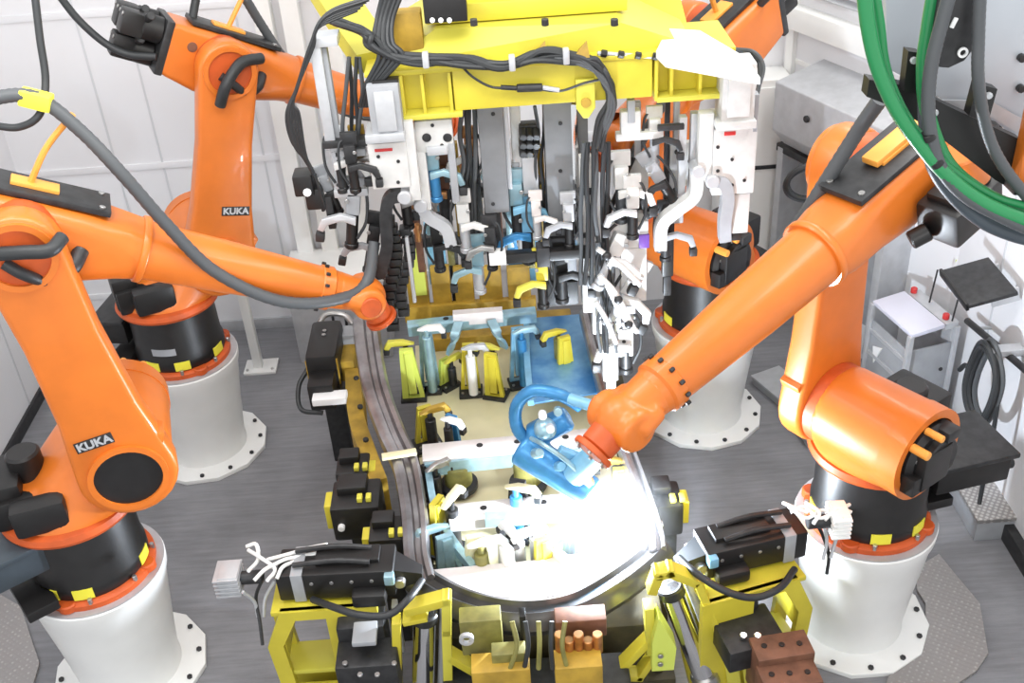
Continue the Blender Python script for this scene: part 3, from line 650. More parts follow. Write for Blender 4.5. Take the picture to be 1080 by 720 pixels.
t = upright('bracket_plate', 'large white bolted plate with a red sticker under the right servo drive', 'bracket', 752, 136, 797, 205, GY-.05, .07, TOOLW,
    extra=[('red_sticker', (764, 139, 776, 143), -.006, .01, RED), ('rib', (737, 120, 752, 190), .01, .06, TOOLW), ('tail', (768, 205, 790, 246), .02, .05, TOOLW), ('edge_block', (794, 100, 800, 140), .0, .06, GREYP)])
holes(t, [(757, 155), (772, 168), (757, 180), (785, 190), (772, 195)], GY-.05)
t = upright('bracket_plate', 'white plate with dark slots hanging between the cable bundle and the right servo drive', 'bracket', 655, 118, 676, 142, GY+.04, .06, TOOLW,
    extra=[('slot', (662, 106, 670, 130), -.006, .05, GREYP), ('arm', (650, 140, 700, 148), .0, .05, TOOLW), ('leg', (716, 124, 724, 205), .0, .05, LGREY), ('leg', (728, 120, 736, 214), .02, .05, LGREY), ('bar', (694, 132, 722, 138), -.02, .03, DARK)])
# hooks made of bent grey flat bar
def hook(label, pts, m, w=.03):
    p0 = pts[0]; t = thing('locating_hook', label, 'hook', p0)
    MB().sweep(pts, [(-.03, -w), (.03, -w), (.03, w), (-.03, w)], up=(0, -1, 0), sub=10).build('hook', m, t)
    MB().cyl(pts[0]+V((0, -.05, 0)), pts[0]+V((0, .05, 0)), .035, n=18).build('pivot', LGREY, t)
    MB().sphere(pts[-1], .025).build('tip', DARK, t)
    return t
hook('dark grey curved hook below the left white plate', [at(427, 205, Y=GY-.02), at(412, 208, Y=GY-.03), at(407, 225, Y=GY-.03), at(408, 260, Y=GY-.02), at(400, 290, Y=GY)], DARK)
hook('pale grey curved hook in front of the rear right robot', [at(750, 188, Y=GY-.02), at(763, 192, Y=GY-.03), at(767, 208, Y=GY-.03), at(764, 232, Y=GY-.02), at(764, 252, Y=GY)], GREYP)
hook('white bent arm running down left from the right white plate', [at(735, 178, Y=GY), at(732, 205, Y=GY), at(712, 222, Y=GY), at(698, 236, Y=GY), at(696, 262, Y=GY)], TOOLW)
hook('pale bent arm reaching down right from the plate with two bores', [at(444, 214, Y=GY+.05), at(452, 228, Y=GY+.05), at(470, 240, Y=GY+.05), at(476, 258, Y=GY+.05)], LGREY, .022)

# energy chain going down on the left
t = thing('energy_chain', 'black energy chain hanging down beside the front left robot wrist', 'energy chain', at(415, 330, Y=GY))
for k in range(14):
    x = 402+6*math.sin(k*.45)+k*.6; y = 232+k*8.5
    b = MB(); pbox(b, x, y, x+14, y+7.5, GY+.03, .07, .008); b.build('link', BLACK, t)
t = thing('energy_chain', 'second dark chain with a bright edge hanging right of the first one', 'energy chain', at(436, 330, Y=GY))
for k in range(11):
    x = 421+5*math.sin(k*.6); y = 242+k*8.5
    b = MB(); pbox(b, x, y, x+12, y+7.5, GY+.08, .07, .008); b.build('link', DARK, t)
b = MB(); pbox(b, 431, 250, 435, 320, GY+.06, .03); b.build('edge_strip', LGREY, t)

# hoses and connector clusters between the columns
def hoses(name, label, x, y0, y1, Y, n, sp, m, r=.012, wob=3):
    t = thing(name, label, 'hoses', at(x, y1, Y=Y))
    for k in range(n):
        xx = x+(k-(n-1)/2)*sp
        MB().tube([at(xx+random.uniform(-wob, wob), y0+(y1-y0)*i/4, Y=Y+random.uniform(-.03, .03)) for i in range(5)], r, 8).build('hose', m if k % 3 else HOSE_G, t)
    return t
hoses('hose_bundle', 'black hoses hanging left of the wide slate grey column', 494, 112, 232, GY+.15, 4, 5, RUBBER)
hoses('hose_bundle', 'black hoses hanging straight down from the end of the cable bundle', 627, 150, 300, GY-.02, 6, 5.5, RUBBER, .012, 2.5)
hoses('hose_bundle', 'grey and black hoses falling along the right side of the white rail', 640, 255, 372, GY+.0, 4, 6, RUBBER, .009, 4)
hoses('hose_bundle', 'thin dark hoses behind the hanging hooks at the left', 372, 60, 205, GY+.08, 4, 5, RUBBER, .010, 4)
hoses('hose_bundle', 'thin black hoses between the narrow white column and the long steel column', 571, 112, 230, GY+.18, 3, 5, RUBBER, .009, 3)
t = thing('connector_cluster', 'cluster of black round connectors between the two middle columns', 'connectors', at(558, 165, Y=GY+.15))
b = MB(); pbox(b, 548, 132, 568, 164, GY+.18, .08, .015); b.build('body', DARK, t)
for k in range(8):
    p = at(551+7*(k % 3), 137+9*(k//3), Y=GY+.17); MB().cyl(p, p+V((0, -.06, -.02)), .02, n=10).build('plug', BLACK if k % 2 else DARK, t)
b = MB(); pbox(b, 551, 166, 568, 205, GY+.18, .08, .012); b.build('cylinder_body', LGREY, t)
# many small clamps hanging from the frame
def hang_clamp(label, px, py, Y, s, mb, mc, ma, side=1, tilt=0):
    p = at(px, py, Y=Y); t = thing('hanging_clamp', label, 'clamp', p, 'clamps hanging from the yellow frame')
    M = Matrix.Translation(p) @ Matrix.Rotation(R(tilt), 4, 'Y') @ Matrix.Diagonal((s*side, s, s, 1))
    MB(M).box((0, 0, .10), (.07, .06, .12), bev=.008).box((0, .02, .19), (.10, .03, .08), bev=.006).build('mount_block', mb, t)
    MB(M).cyl((0, -.01, .04), (0, -.01, -.12), .03, n=16).cyl((0, -.01, -.12), (0, -.01, -.15), .036, n=16).build('cylinder', mc, t)
    MB(M).prism([(-.02, .02), (.06, .035), (.15, .0), (.17, -.06), (.14, -.07), (.12, -.03), (.05, .0), (-.02, -.02)], .03, Matrix.Translation((0, -.05, .02)) @ Matrix(((1, 0, 0, 0), (0, 0, 1, 0), (0, 1, 0, 0), (0, 0, 0, 1))), bev=.004).build('clamp_arm', ma, t)
    MB(M).box((.155, -.05, -.08), (.045, .045, .05), bev=.008).build('jaw', DARK, t)
    MB(M).tube([(0, .03, .2), (-.06, .0, .16), (-.07, -.03, .02), (-.03, -.04, -.08)], .008, 6).build('air_line', RUBBER, t)
    MB(M).cyl((.03, -.035, .12), (.03, -.045, .12), .012, n=8).build('bolt', STEEL, t)
    return t
HC = [
 ('white clamp with a dark cylinder left of the channel column', 358, 175, GY+.05, .9, LGREY, DARK, TOOLW, 1, 0),
 ('grey clamp hanging at the bottom left above the front left robot arm', 372, 232, GY+.05, 1.0, GREYP, BLACK, LGREY, -1, 10),
 ('small brass coloured clamp between the channel and the servo drive', 380, 170, GY+.1, .8, OCHRE, GREYP, STEEL, 1, 0),
 ('blue clamp below the plate with two bores', 458, 185, GY+.1, .9, CYAN, BLUE, CYAN, 1, 0),
 ('brown clamp deep below the plate with two bores', 468, 205, GY+.25, 1.0, RUST, DARK, COPPER, -1, 0),
 ('small white clamp with gold fittings left of the wide grey column', 497, 170, GY+.2, .8, COPPER, DARK, TOOLW, -1, 0),
 ('white clamp low on the left of the wide grey column', 490, 240, GY+.1, .9, TOOLW, LGREY, TOOLW, 1, 0),
 ('pale blue clamp below the wide grey column', 505, 285, GY+.2, .9, CYAN, LGREY, CYAN, -1, 0),
 ('yellow clamp just right of the wide grey column', 528, 180, GY+.3, .8, YELLOW, DARK, OCHRE, 1, 0),
 ('teal clamp between the two middle columns', 545, 222, GY+.2, 1.0, CYAN, DARK, BLUEL, 1, 0),
 ('blue clamp above the black cross bar', 556, 250, GY+.2, 1.0, BLUEL, DARK, BLUE, -1, 0),
 ('pinkish white clamp near the top of the black cross bar', 566, 232, GY+.1, .7, PINKW, LGREY, PINKW, 1, 0),
 ('yellow clamp with a black hinge below the black cross bar', 572, 300, GY+.02, .9, YELLOW, BLACK, YELLOWG, -1, 0),
 ('white clamp block beside the hose bundle on the right', 655, 205, GY+.05, 1.0, TOOLW, DARK, TOOLW, 1, 0),
 ('small black and white clamp above the violet block', 667, 225, GY+.0, .9, TOOLW, BLACK, LGREY, -1, 0),
 ('white slanted clamp at the right end of the white rail', 642, 275, GY+.02, 1.1, TOOLW, LGREY, TOOLW, 1, 25),
 ('long white clamp leaning over the rear right pedestal', 655, 315, GY+.05, 1.1, TOOLW, LGREY, TOOLW, 1, 30),
 ('dark clamp at the left of the right white plate', 700, 195, GY+.05, .9, GREYP, BLACK, DARK, -1, -30),
 ('white clamp at the very bottom of the right hanging tools', 660, 365, GY+.1, 1.1, LGREY, DARK, TOOLW, -1, 0),
]
for a in HC: hang_clamp(*a)
t = upright('tool_block', 'white block with a violet tip in front of the orange rear right link', 'block', 653, 234, 684, 262, GY+.02, .1, TOOLW, extra=[('violet_tip', (674, 248, 685, 262), -.012, .03, PURPLE), ('lower_column', (655, 262, 682, 318), .01, .06, TOOLW), ('arm', (640, 256, 655, 262), .0, .04, LGREY)])
holes(t, [(664, 242)], GY+.02, .012)
t = upright('tool_block', 'white lower tool body with bored plates at the right of the fixture', 'block', 625, 312, 655, 352, GY+.06, .1, LGREY, extra=[('stem', (636, 352, 652, 402), .01, .08, TOOLW), ('side_block', (652, 348, 668, 376), .0, .07, TOOLW), ('tip', (640, 402, 650, 441), .02, .05, LGREY)])
holes(t, [(632, 338), (648, 340), (644, 372), (658, 360)], GY+.06, .011)
t = thing('tool_post', 'black slim post rising beside the rear right robot barrel', 'post', at(774, 250, Y=GY))
b = MB(); pbox(b, 770, 205, 778, 250, GY, .04); b.build('post', BLACK, t)
b = MB(); pbox(b, 768, 246, 782, 254, GY-.01, .06); b.build('foot', DARK, t)

# dark inner tooling behind the columns
t = thing('inner_tool_rack', 'rack of narrow dark, brown and blue plates deep behind the hanging columns', 'tool rack', at(515, 290, Y=5.5))
rr = random.Random(8)
for i, x in enumerate(range(434, 612, 11)):
    y0 = 150+rr.random()*55; y1 = 235+rr.random()*55
    b = MB(); pbox(b, x, y0, x+7+rr.random()*4, y1, 5.45+rr.random()*.15, .05, .005)
    b.build('plate', [RUST, DARK, BLUEL, DARK, OCHRE, CYAN, BLACK, OLIVE][i*5 % 8], t)
b = MB(); pbox(b, 430, 196, 612, 208, 5.62, .06); b.build('cross_rail', DARK, t)
b = MB(); pbox(b, 430, 246, 612, 256, 5.62, .06); b.build('cross_rail', DARK, t)
for i in range(14):
    x = 440+rr.random()*165; y = 165+rr.random()*95
    p = at(x, y, Y=5.40); M_ = [DARK, COPPER, TOOLW, BLACK, YELLOW, CYAN][i % 6]
    MB().cyl(p, p+V((0, .06, 0)), .022+.012*rr.random(), n=12).cyl(p+V((0, 0, -.06)), p+V((0, 0, .05)), .016, n=10).build('fitting', M_, t)
t = upright('carrier_plate', 'grey C shaped carrier plate left of the white plate with the red stripe', 'carrier', 352, 158, 386, 166, GY+.02, .06, GREYP,
    extra=[('upright', (352, 160, 362, 205), .0, .06, GREYP), ('lower_arm', (352, 200, 388, 208), .0, .06, LGREY), ('top_slide', (340, 149, 388, 156), -.02, .08, DARK)])
holes(t, [(357, 170), (357, 195), (375, 204)], GY+.02, .01)
HC2 = [
 ('black clamp hanging in front of the grey C shaped carrier plate', 372, 178, GY-.03, .8, DARK, BLACK, DARK, 1, 0),
 ('dark clamp just above the front left robot wrist', 392, 262, GY+.12, .9, DARK, BLACK, GREYP, -1, 15),
 ('small dark clamp below the black plug block', 350, 205, GY+.1, .7, GREYP, BLACK, DARK, 1, -15),
 ('dark clamp with a steel arm between the chain and the lime plate', 428, 215, GY+.15, .9, DARK, BLACK, STEEL, 1, 0),
 ('black clamp low behind the pale bent arm', 462, 262, GY+.3, .9, BLACK, DARK, DARK, 1, 0),
 ('dark clamp at the foot of the wide slate grey column', 518, 262, GY+.05, .8, DARK, BLACK, STEEL, -1, 0),
 ('black clamp hanging right below the middle of the cross bar', 592, 292, GY+.1, 1.0, BLACK, DARK, DARK, 1, 0),
 ('grey clamp with a black jaw in front of the long steel column', 600, 238, GY+.05, .8, LGREY, BLACK, GREYP, -1, 0),
 ('black clamp left of the rear right robot barrel', 702, 250, GY+.15, .9, BLACK, DARK, GREYP, 1, 0),
 ('white clamp with a dark arm above the rear right link', 690, 150, GY+.08, .8, TOOLW, GREYP, DARK, 1, 0),
]
for a in HC2: hang_clamp(*a)
t = thing('rod_bundle', 'white slanted rods crossing in front of the right hanging tools', 'rods', at(650, 300, Y=GY-.05))
for q in ([(630, 262), (652, 278), (675, 300)], [(632, 290), (650, 310), (668, 345)], [(628, 318), (640, 338), (650, 362)], [(640, 300), (655, 330), (672, 350)]):
    MB().tube([at(x, y, Y=GY-.05) for x, y in q], .014, 8).build('rod', TOOLW, t)
for q in ((640, 270), (652, 316), (663, 342)): MB().sphere(at(*q, Y=GY-.06), .024).build('joint', DARK, t)
t = thing('bent_cable', 'thin dark cables looping behind the white end of the yellow frame', 'cables', at(800, 75, Y=5.6))
for k in range(3):
    MB().tube([at(775, 52+4*k, Y=5.6), at(795, 55+4*k, Y=5.55), at(805-2*k, 70, Y=5.5), at(800, 92, Y=5.4), at(795, 112, Y=5.1)], .012, 8).build('cable', RUBBER if k else HOSE_G, t)

t = upright('carrier_plate', 'white plate with a black slanted edge in front of the rear right link', 'carrier', 660, 168, 684, 232, GY+.22, .04, TOOLW, extra=[('lower_bracket', (664, 232, 684, 240), .0, .06, LGREY), ('hanger', (670, 108, 676, 170), .0, .04, LGREY)])
MB().cyl(at(668, 166, Y=GY+.2), at(641, 226, Y=GY+.2), .014, n=10).build('edge_rod', BLACK, t)
b = MB(); pbox(b, 663, 206, 681, 222, GY+.19, .03); b.build('sensor_block', BLACK, t)
t = upright('carrier_plate', 'pale grey plate with dark fittings left of the right white plate', 'carrier', 706, 148, 722, 236, GY+.24, .04, LGREY, extra=[('strip', (722, 150, 736, 196), .01, .04, TOOLW), ('hanger', (711, 108, 717, 150), .0, .04, LGREY)])
holes(t, [(714, 160), (712, 200), (728, 170)], GY+.24, .014)
t = upright('flange_plate', 'black upright plate with white bolts at the left of the rear right barrel', 'plate', 699, 232, 711, 292, GY+.24, .05, BLACK, extra=[('foot', (700, 292, 708, 312), .0, .05, DARK), ('hanger', (701, 108, 706, 234), .01, .04, DARK)])
holes(t, [(705, 243), (705, 256), (705, 268)], GY+.24, .012, TOOLW)
# ------------------------------------------------------------------ welding fixture and the car frame clamped in it
fx = thing('welding_fixture', 'long welding fixture with brass coloured plates in the middle of the cell', 'fixture', (.05, 5.2, 0))
b = MB(); b.box((.04, 5.2, .28), (1.3, 2.6, .44), bev=.012).box((.04, 5.2, .06), (1.42, 2.7, .12), bev=.012); b.build('base_frame', BASEM, fx)
pz = .52
def plate(name, pts, z, t, m, par):
    poly = [(p.x, p.y) for p in pts]
    return MB().prism(poly, t, Matrix.Translation((0, 0, z)), bev=.004).build(name, m, par)
PZ = lambda x, y, z=pz: at(x, y, Z=z)
plate('deck_plate', [PZ(438, 366), PZ(640, 356), PZ(650, 470), PZ(442, 480)], pz, .03, BEIGE, fx)
plate('deck_plate', [PZ(442, 484), PZ(650, 474), PZ(655, 532), PZ(455, 545)], pz, .03, BEIGE, fx)
plate('deck_plate', [PZ(455, 549), PZ(660, 536), PZ(665, 630), PZ(460, 640)], pz, .03, BEIGE, fx)
rk = thing('rear_rack', 'row of ochre and blue upright plates across the rear end of the fixture', 'rack', (-.1, 6.75, 0))
MB().box((-.1, 6.72, .33), (1.1, .3, .62), bev=.012).build('base', OCHRE, rk)
for x0, x1 in ((430, 452), (456, 476), (480, 500), (505, 530), (536, 560)):
    b = MB(); pbox(b, x0, 282, x1, 334, 6.62, .05, .006); b.build('upright_plate', OCHRE, rk)
b = MB(); pbox(b, 426, 320, 566, 336, 6.59, .06, .006); b.build('cross_plate', OCHRE, rk)
b = MB(); pbox(b, 432, 250, 447, 312, 6.6, .04, .006); lab(b.build('upright_plate', LIME, rk), 'lime green upright plate')
for x0, y0, x1, y1, m in ((450, 235, 470, 300, BLUEL), (474, 250, 484, 318, DARK), (488, 255, 498, 312, CYAN), (536, 250, 552, 300, BLUE), (556, 240, 572, 300, BLUEL), (580, 250, 600, 320, GREYP)):
    b = MB(); pbox(b, x0, y0, x1, y1, 6.68, .04, .006); b.build('upright_plate', m, rk)
for y in (4.2, 4.8, 5.4, 6.1):
    for sx in (-.64, .72): MB().box((sx, y, .25), (.06, .12, .5), bev=.008).build('side_rib', BASEM, fx)

fr = thing('car_frame', 'pressed steel car frame clamped on the fixture, with a curved front bumper beam', 'car frame', (-.0, 5.0, .8))
prof = [(-.09, -.06), (.09, -.06), (.095, -.02), (.088, .02), (.055, .035), (.02, .03), (.005, .0), (-.025, .0), (-.04, .03), (-.07, .035), (-.09, .01)]
prof_old = [(-.085, -.05), (.085, -.05), (.095, -.02), (.085, .025), (.06, .032), (.045, .012), (.018, .012), (.008, .04), (-.012, .04), (-.022, .012), (-.048, .012), (-.06, .032), (-.085, .025), (-.095, -.02)]
left = [at(386, 336, Z=1.02), at(389, 365, Z=1.0), at(397, 410, Z=.97), at(413, 455, Z=.93), at(428, 490, Z=.90), at(437, 540, Z=.87), at(440, 585, Z=.84), at(446, 612, Z=.82)]
MB().sweep(left, prof, end=.72).build('side_rail', RAILM, fr)
right = [at(618, 330, Z=.95), at(628, 370, Z=.93), at(640, 415, Z=.91), at(660, 470, Z=.88), at(680, 525, Z=.86), at(692, 565, Z=.84), at(694, 580, Z=.83)]
MB().sweep(right, [(a*.5, c) for a, c in prof]).build('side_rail', RAILM, fr)
bump = [at(442, 606, Z=.80), at(458, 618, Z=.79), at(490, 634, Z=.78), at(530, 644, Z=.77), at(570, 645, Z=.77), at(610, 636, Z=.77), at(650, 613, Z=.78), at(680, 590, Z=.79), at(696, 574, Z=.80)]
MB().sweep(bump, [(-.06, -.06), (.09, -.07), (.10, -.03), (.075, .02), (.045, .045), (.02, .02), (-.02, .02), (-.035, .045), (-.06, .03)]).build('bumper_beam', BUMPM, fr)
p = at(421, 479, Z=.955); lab(MB().box(p, (.20, .05, .02), rot=(0, 0, 8), bev=.004).build('rail_clip', BEIGE, fr), 'pale brass strap across the left rail')
def cross(x0, y0, x1, y1, z, w, m, hs=(), name='cross_member'):
    a_, c_ = at(x0, y0, Z=z), at(x1, y1, Z=z); d = (c_-a_); L = d.length
    M = frame((a_+c_)/2, d); bb = MB(M)
    bb.rings([[(-L/2, y_, z_) for y_, z_ in ((-w/2, -.05), (w/2, -.05), (w/2, .02), (w*.36, .035), (-w*.36, .035), (-w/2, .02))], [(L/2, y_, z_) for y_, z_ in ((-w/2, -.05), (w/2, -.05), (w/2, .02), (w*.36, .035), (-w*.36, .035), (-w/2, .02))]])
    o = bb.build(name, m, fr)
    for h in hs: MB(M).cyl((h*L, 0, .03), (h*L, 0, .038), .02, n=16).build('hole', BLACK, o)
    return o
cross(446, 480, 634, 462, .80, .16, PINKW, (-.18, .03, .3))
MB().sweep([at(448, 492, Z=.78), at(540, 482, Z=.78), at(634, 474, Z=.78)], [(-.02, -.06), (.02, -.06), (.02, .03), (-.02, .03)]).build('cross_flange', CYAN, fr)
cross(474, 544, 640, 528, .78, .15, PINKW, (-.28, .1, .3))
MB().sweep([at(512, 548, Z=.79), at(560, 545, Z=.79), at(610, 540, Z=.79)], [(-.03, -.03), (.03, -.03), (.03, .03), (-.03, .03)]).build('cross_flange', CYAN, fr)
cross(430, 345, 565, 330, .98, .085, CYAN, (-.2, .2))
cross(478, 334, 530, 330, 1.02, .08, PINKW)
for x0, y0, x1, y1 in ((484, 340, 474, 372), (518, 338, 532, 366)):
    MB().sweep([at(x0, y0, Z=1.0), at((x0+x1)/2, (y0+y1)/2, Z=.95), at(x1, y1, Z=.82)], [(-.03, -.012), (.03, -.012), (.03, .012), (-.03, .012)]).build('strut', CYAN, fr)
plate('floor_panel', [at(452, 600, Z=.77), at(560, 590, Z=.77), at(660, 575, Z=.77), at(655, 600, Z=.77), at(610, 622, Z=.77), at(560, 632, Z=.77), at(500, 626, Z=.77)], .76, .014, PINKW, fr)
plate('floor_panel', [at(556, 335, Z=.8), at(618, 330, Z=.8), at(640, 412, Z=.8), at(560, 425, Z=.8)], .79, .014, PANELB, fr)
MB().sweep([at(555, 338, Z=.82), at(556, 380, Z=.82), at(560, 425, Z=.82)], [(-.02, -.02), (.02, -.02), (.02, .02), (-.02, .02)]).build('panel_edge', BLUEL, fr)
MB().sweep([at(452, 500, Z=.74), at(460, 540, Z=.72), at(480, 575, Z=.72), at(500, 600, Z=.74)], [(-.02, -.03), (.02, -.03), (.02, .03), (-.02, .03)]).build('brace', CYAN, fr)
MB().sweep([at(600, 595, Z=.78), at(580, 575, Z=.78), at(600, 560, Z=.78), at(640, 545, Z=.78)], [(-.02, -.03), (.02, -.03), (.02, .03), (-.02, .03)]).build('brace', PINKW, fr)

# clamps standing on the fixture
def fixture_clamp(label, px, py, z, h, yaw, s, mb, mc, ma):
    """px, py: where its head sits; z: height of the head"""
    p = at(px, py, Z=z); base = pz+.016
    t = thing('fixture_clamp', label, 'clamp', (p.x, p.y, base), 'clamps standing on the welding fixture')
    M = Matrix.Translation((p.x, p.y, base)) @ Matrix.Rotation(R(yaw), 4, 'Z') @ Matrix.Diagonal((s, s, 1, 1)); hh = z-base
    MB(M).box((0, 0, .012), (.16, .14, .024), bev=.004).build('foot_plate', DARK, t)
    MB(M).window([(-.07, 0), (.07, 0), (.05, hh), (-.03, hh)], [(-.04, .03), (.03, .03), (.02, hh-.04), (-.01, hh-.04)], .03, Matrix.Translation((0, .03, 0)) @ Matrix(((1, 0, 0, 0), (0, 0, 1, 0), (0, 1, 0, 0), (0, 0, 0, 1)))).build('bracket', mb, t)
    MB(M).box((.0, .03, hh*.55), (.05, .05, hh*.8), bev=.006).build('web', mb, t)
    MB(M).cyl((.02, -.04, .02), (.02, -.04, hh-.05), .032, n=16).cyl((.02, -.04, hh-.05), (.02, -.04, hh), .016, n=10).build('cylinder', mc, t)
    MB(M).prism([(-.04, .0), (.03, .03), (.12, .03), (.15, -.02), (.13, -.05), (.10, -.01), (.02, -.01)], .034, Matrix.Translation((0, -.03, hh)) @ Matrix(((1, 0, 0, 0), (0, 0, 1, 0), (0, 1, 0, 0), (0, 0, 0, 1))), bev=.004).build('clamp_arm', ma, t)
    MB(M).box((.135, -.03, hh-.05), (.035, .05, .04), bev=.006).build('jaw', DARK, t)
    for q in (-1, 1): MB(M).cyl((-.055*q, -.04, .024), (-.055*q, -.04, .036), .01, n=6).build('bolt', STEEL, t)
    return t
FC = [
 ('yellow clamp inside the left rail halfway along the fixture', 447, 432, .82, .3, 20, 1.1, YELLOW, DARK, OCHRE),
 ('blue black upright clamp in front of the brass coloured deck', 472, 440, .85, .35, -30, .9, BLUE, DARK, PAPER),
 ('tall pale blue ribbed clamp at the rear left of the fixture', 446, 345, 1.05, .5, 0, 1.0, CYAN, CYAN, WHITE),
 ('yellow and white clamp in the rear middle, left one of the pair', 492, 365, .92, .4, 0, 1.0, YELLOW, WHITE, LGREY),
 ('yellow clamp in the rear middle, right one of the pair', 520, 370, .90, .4, 160, 1.0, YELLOW, DARK, YELLOWG),
 ('green yellow clamp low at the rear left behind the blue one', 430, 365, .95, .4, 180, 1.1, LIME, DARK, YELLOWG),
 ('small lime clamp before the rear cross member', 470, 380, .75, .3, 40, .9, LIME, DARK, YELLOWG),
 ('tall yellow clamp standing on the blue panel at the right rear', 594, 352, 1.0, .5, 200, 1.0, YELLOW, OLIVE, YELLOW),
 ('blue clamp at the rear right end of the white cross member', 545, 348, .98, .4, 10, 1.0, BLUEL, BLUE, CYAN),
 ('black clamp with a yellow block on the front cross member', 542, 510, .92, .3, -20, 1.1, DARK, BLUE, BEIGE),
 ('yellow clamp on the left of the front cross member', 465, 530, .90, .3, 60, 1.2, YELLOW, DARK, BEIGE),
 ('dark blue linkage clamp in the front left corner of the frame', 468, 560, .85, .3, 200, 1.1, CYAN, DARK, CYAN),
 ('tan clamp stand left of the front centre', 500, 570, .88, .35, 10, 1.2, BEIGE, OLIVE, WHITE),
 ('white clamp stand at the front centre', 540, 572, .88, .35, 120, 1.2, WHITE, LGREY, PAPER),
 ('pale yellow clamp stand right of the front centre', 572, 562, .90, .35, 200, 1.1, YELLOW, LGREY, WHITE),
 ('blue grey clamp nearest the welding spot', 605, 560, .88, .3, 30, 1.0, CYAN, DARK, WHITE),
 ('yellow clamp at the right rail beside the orange wrist', 655, 490, .85, .3, 180, 1.0, YELLOW, DARK, OCHRE),
 ('small dark clamp left of the olive locating pot', 452, 492, .80, .3, 30, 1.0, DARK, BLACK, STEEL),
]
for a in FC: fixture_clamp(*a)
def pot(label, px, py, pz=pz+.016):
    p = at(px, py, Z=.72); t = thing('locating_pot', label, 'locating pot', (p.x, p.y, pz), 'round locating pots')
    MB().lathe([(.10, .015), (.115, .03), (.115, .06), (.095, .075), (0, .075)], (p.x, p.y, pz), n=28, cap0=True).build('foot_ring', DARK, t)
    MB().lathe([(.085, .075), (.085, .2), (.078, .21), (.05, .21), (.045, .19), (0, .19)], (p.x, p.y, pz), n=28, cap0=False).build('pot', OLIVE, t)
    MB().cyl((p.x, p.y, pz+.18), (p.x, p.y, pz+.25), .03, n=16).build('pin', STEEL, t)
pot('olive round locating pot near the left rail', 482, 492)
pot('olive round locating pot near the blue welding torch', 556, 490)

# outside of the left rail
def side_unit(label, px, py, z, yaw, flip=1):
    p = at(px, py, Z=z); t = thing('clamp_unit', label, 'clamp unit', (p.x, p.y, 0))
    M = Matrix.Translation((p.x, p.y, z)) @ Matrix.Rotation(R(yaw), 4, 'Z') @ Matrix.Diagonal((flip, 1, 1, 1))
    MB(M).box((0, 0, 0.02), (.21, .46, .30), bev=.04).box((.0, -.30, -.04), (.17, .2, .2), bev=.02).build('body', BLACK, t)
    MB(M).box((0.0, -.2, .03), (.21, .03, .2), bev=.006).build('band', OCHRE, t)
    MB(M).box((.14, .05, -.05), (.1, .3, .16), bev=.01).build('mount', OCHRE, t)
    MB(M).box((.16, .18, .05), (.12, .14, .1), bev=.012).build('motor', GREYP, t)
    MB(M).tube([(-.08, .2, .1), (-.02, .3, .16), (.1, .32, .14), (.17, .25, .1)], .02, 10).build('loop_pipe', STEEL, t)
    MB(M).box((.06, -.43, -.02), (.22, .1, .05), bev=.008).build('sensor_box', PAPER, t)
    MB(M).tube([(-.1, -.18, .05), (-.16, -.28, -.02), (-.14, -.42, -.1), (.0, -.45, -.12)], .016, 8).build('hose', RUBBER, t)
    for q in (0, .05): MB(M).cyl((.0, .08-q, .17), (.0, .08-q, .178), .014, n=10).build('bolt', STEEL, t)
    h = z-.12
    MB(Matrix.Translation((p.x, p.y, 0))).box((.0, .05, h/2), (.14, .2, h), bev=.01).build('stand', DARK, t)
    return t
side_unit('black clamp unit with an ochre band outside the left rail, near the low cupboard', 345, 378, .85, 0)
t = thing('side_bracket', 'ochre bracket plate running along the outside of the left rail', 'bracket', at(392, 460, Z=0))
b = MB(); b.sweep([at(372, 392, Z=.8), at(376, 440, Z=.78), at(388, 478, Z=.76), at(400, 510, Z=.75)], [(-.05, -.3), (.05, -.3), (.05, .03), (-.05, .03)]); b.build('plate', OCHRE, t)
for px, py in ((376, 400), (380, 430), (386, 465)): 
    p = at(px, py, Z=.82); MB().cyl(p, p+V((0, 0, .02)), .018, n=8).build('bolt', DARK, t)
def dark_box(label, px, py, z, w, d, h, ym):
    p = at(px, py, Z=z); t = thing('actuator_box', label, 'actuator', (p.x, p.y, 0), 'black actuator boxes beside the car frame')
    MB().box((p.x, p.y, z-h/2), (w, d, h), bev=.025).box((p.x-.02, p.y+d*.2, z+.02), (w*.6, d*.5, .06), bev=.012).build('body', BLACK, t)
    MB().box((p.x+ym*(w/2+.01), p.y-.02, z-h*.4), (.05, d*.5, h*.7), bev=.008).build('end_plate', YELLOW, t)
    for q in (0, 1): MB().box((p.x+.03+.05*q, p.y-.06, z+.015), (.03, .05, .03), bev=.005).build('yellow_tab', YELLOWG, t)
    MB().box((p.x, p.y, (z-h)/2), (.12, .12, z-h), bev=.01).build('stand', DARK, t)
    MB().cyl((p.x-w*.3, p.y-d/2, z-h*.5), (p.x-w*.3, p.y-d/2-.03, z-h*.5), .02, n=10).build('plug', PAPER, t)
dark_box('black actuator box with yellow tabs outside the left rail, behind the front left clamp', 375, 520, .85, .28, .26, .24, -1)
dark_box('black actuator box wedged between the left rail and the front left power clamp', 408, 556, .84, .2, .2, .22, -1)
dark_box('black actuator box outside the left rail, level with the brass rail strap', 372, 488, .8, .2, .2, .22, 1)
dark_box('black actuator box with a yellow plate to the right of the welding spot', 702, 520, .85, .17, .22, .22, 1)

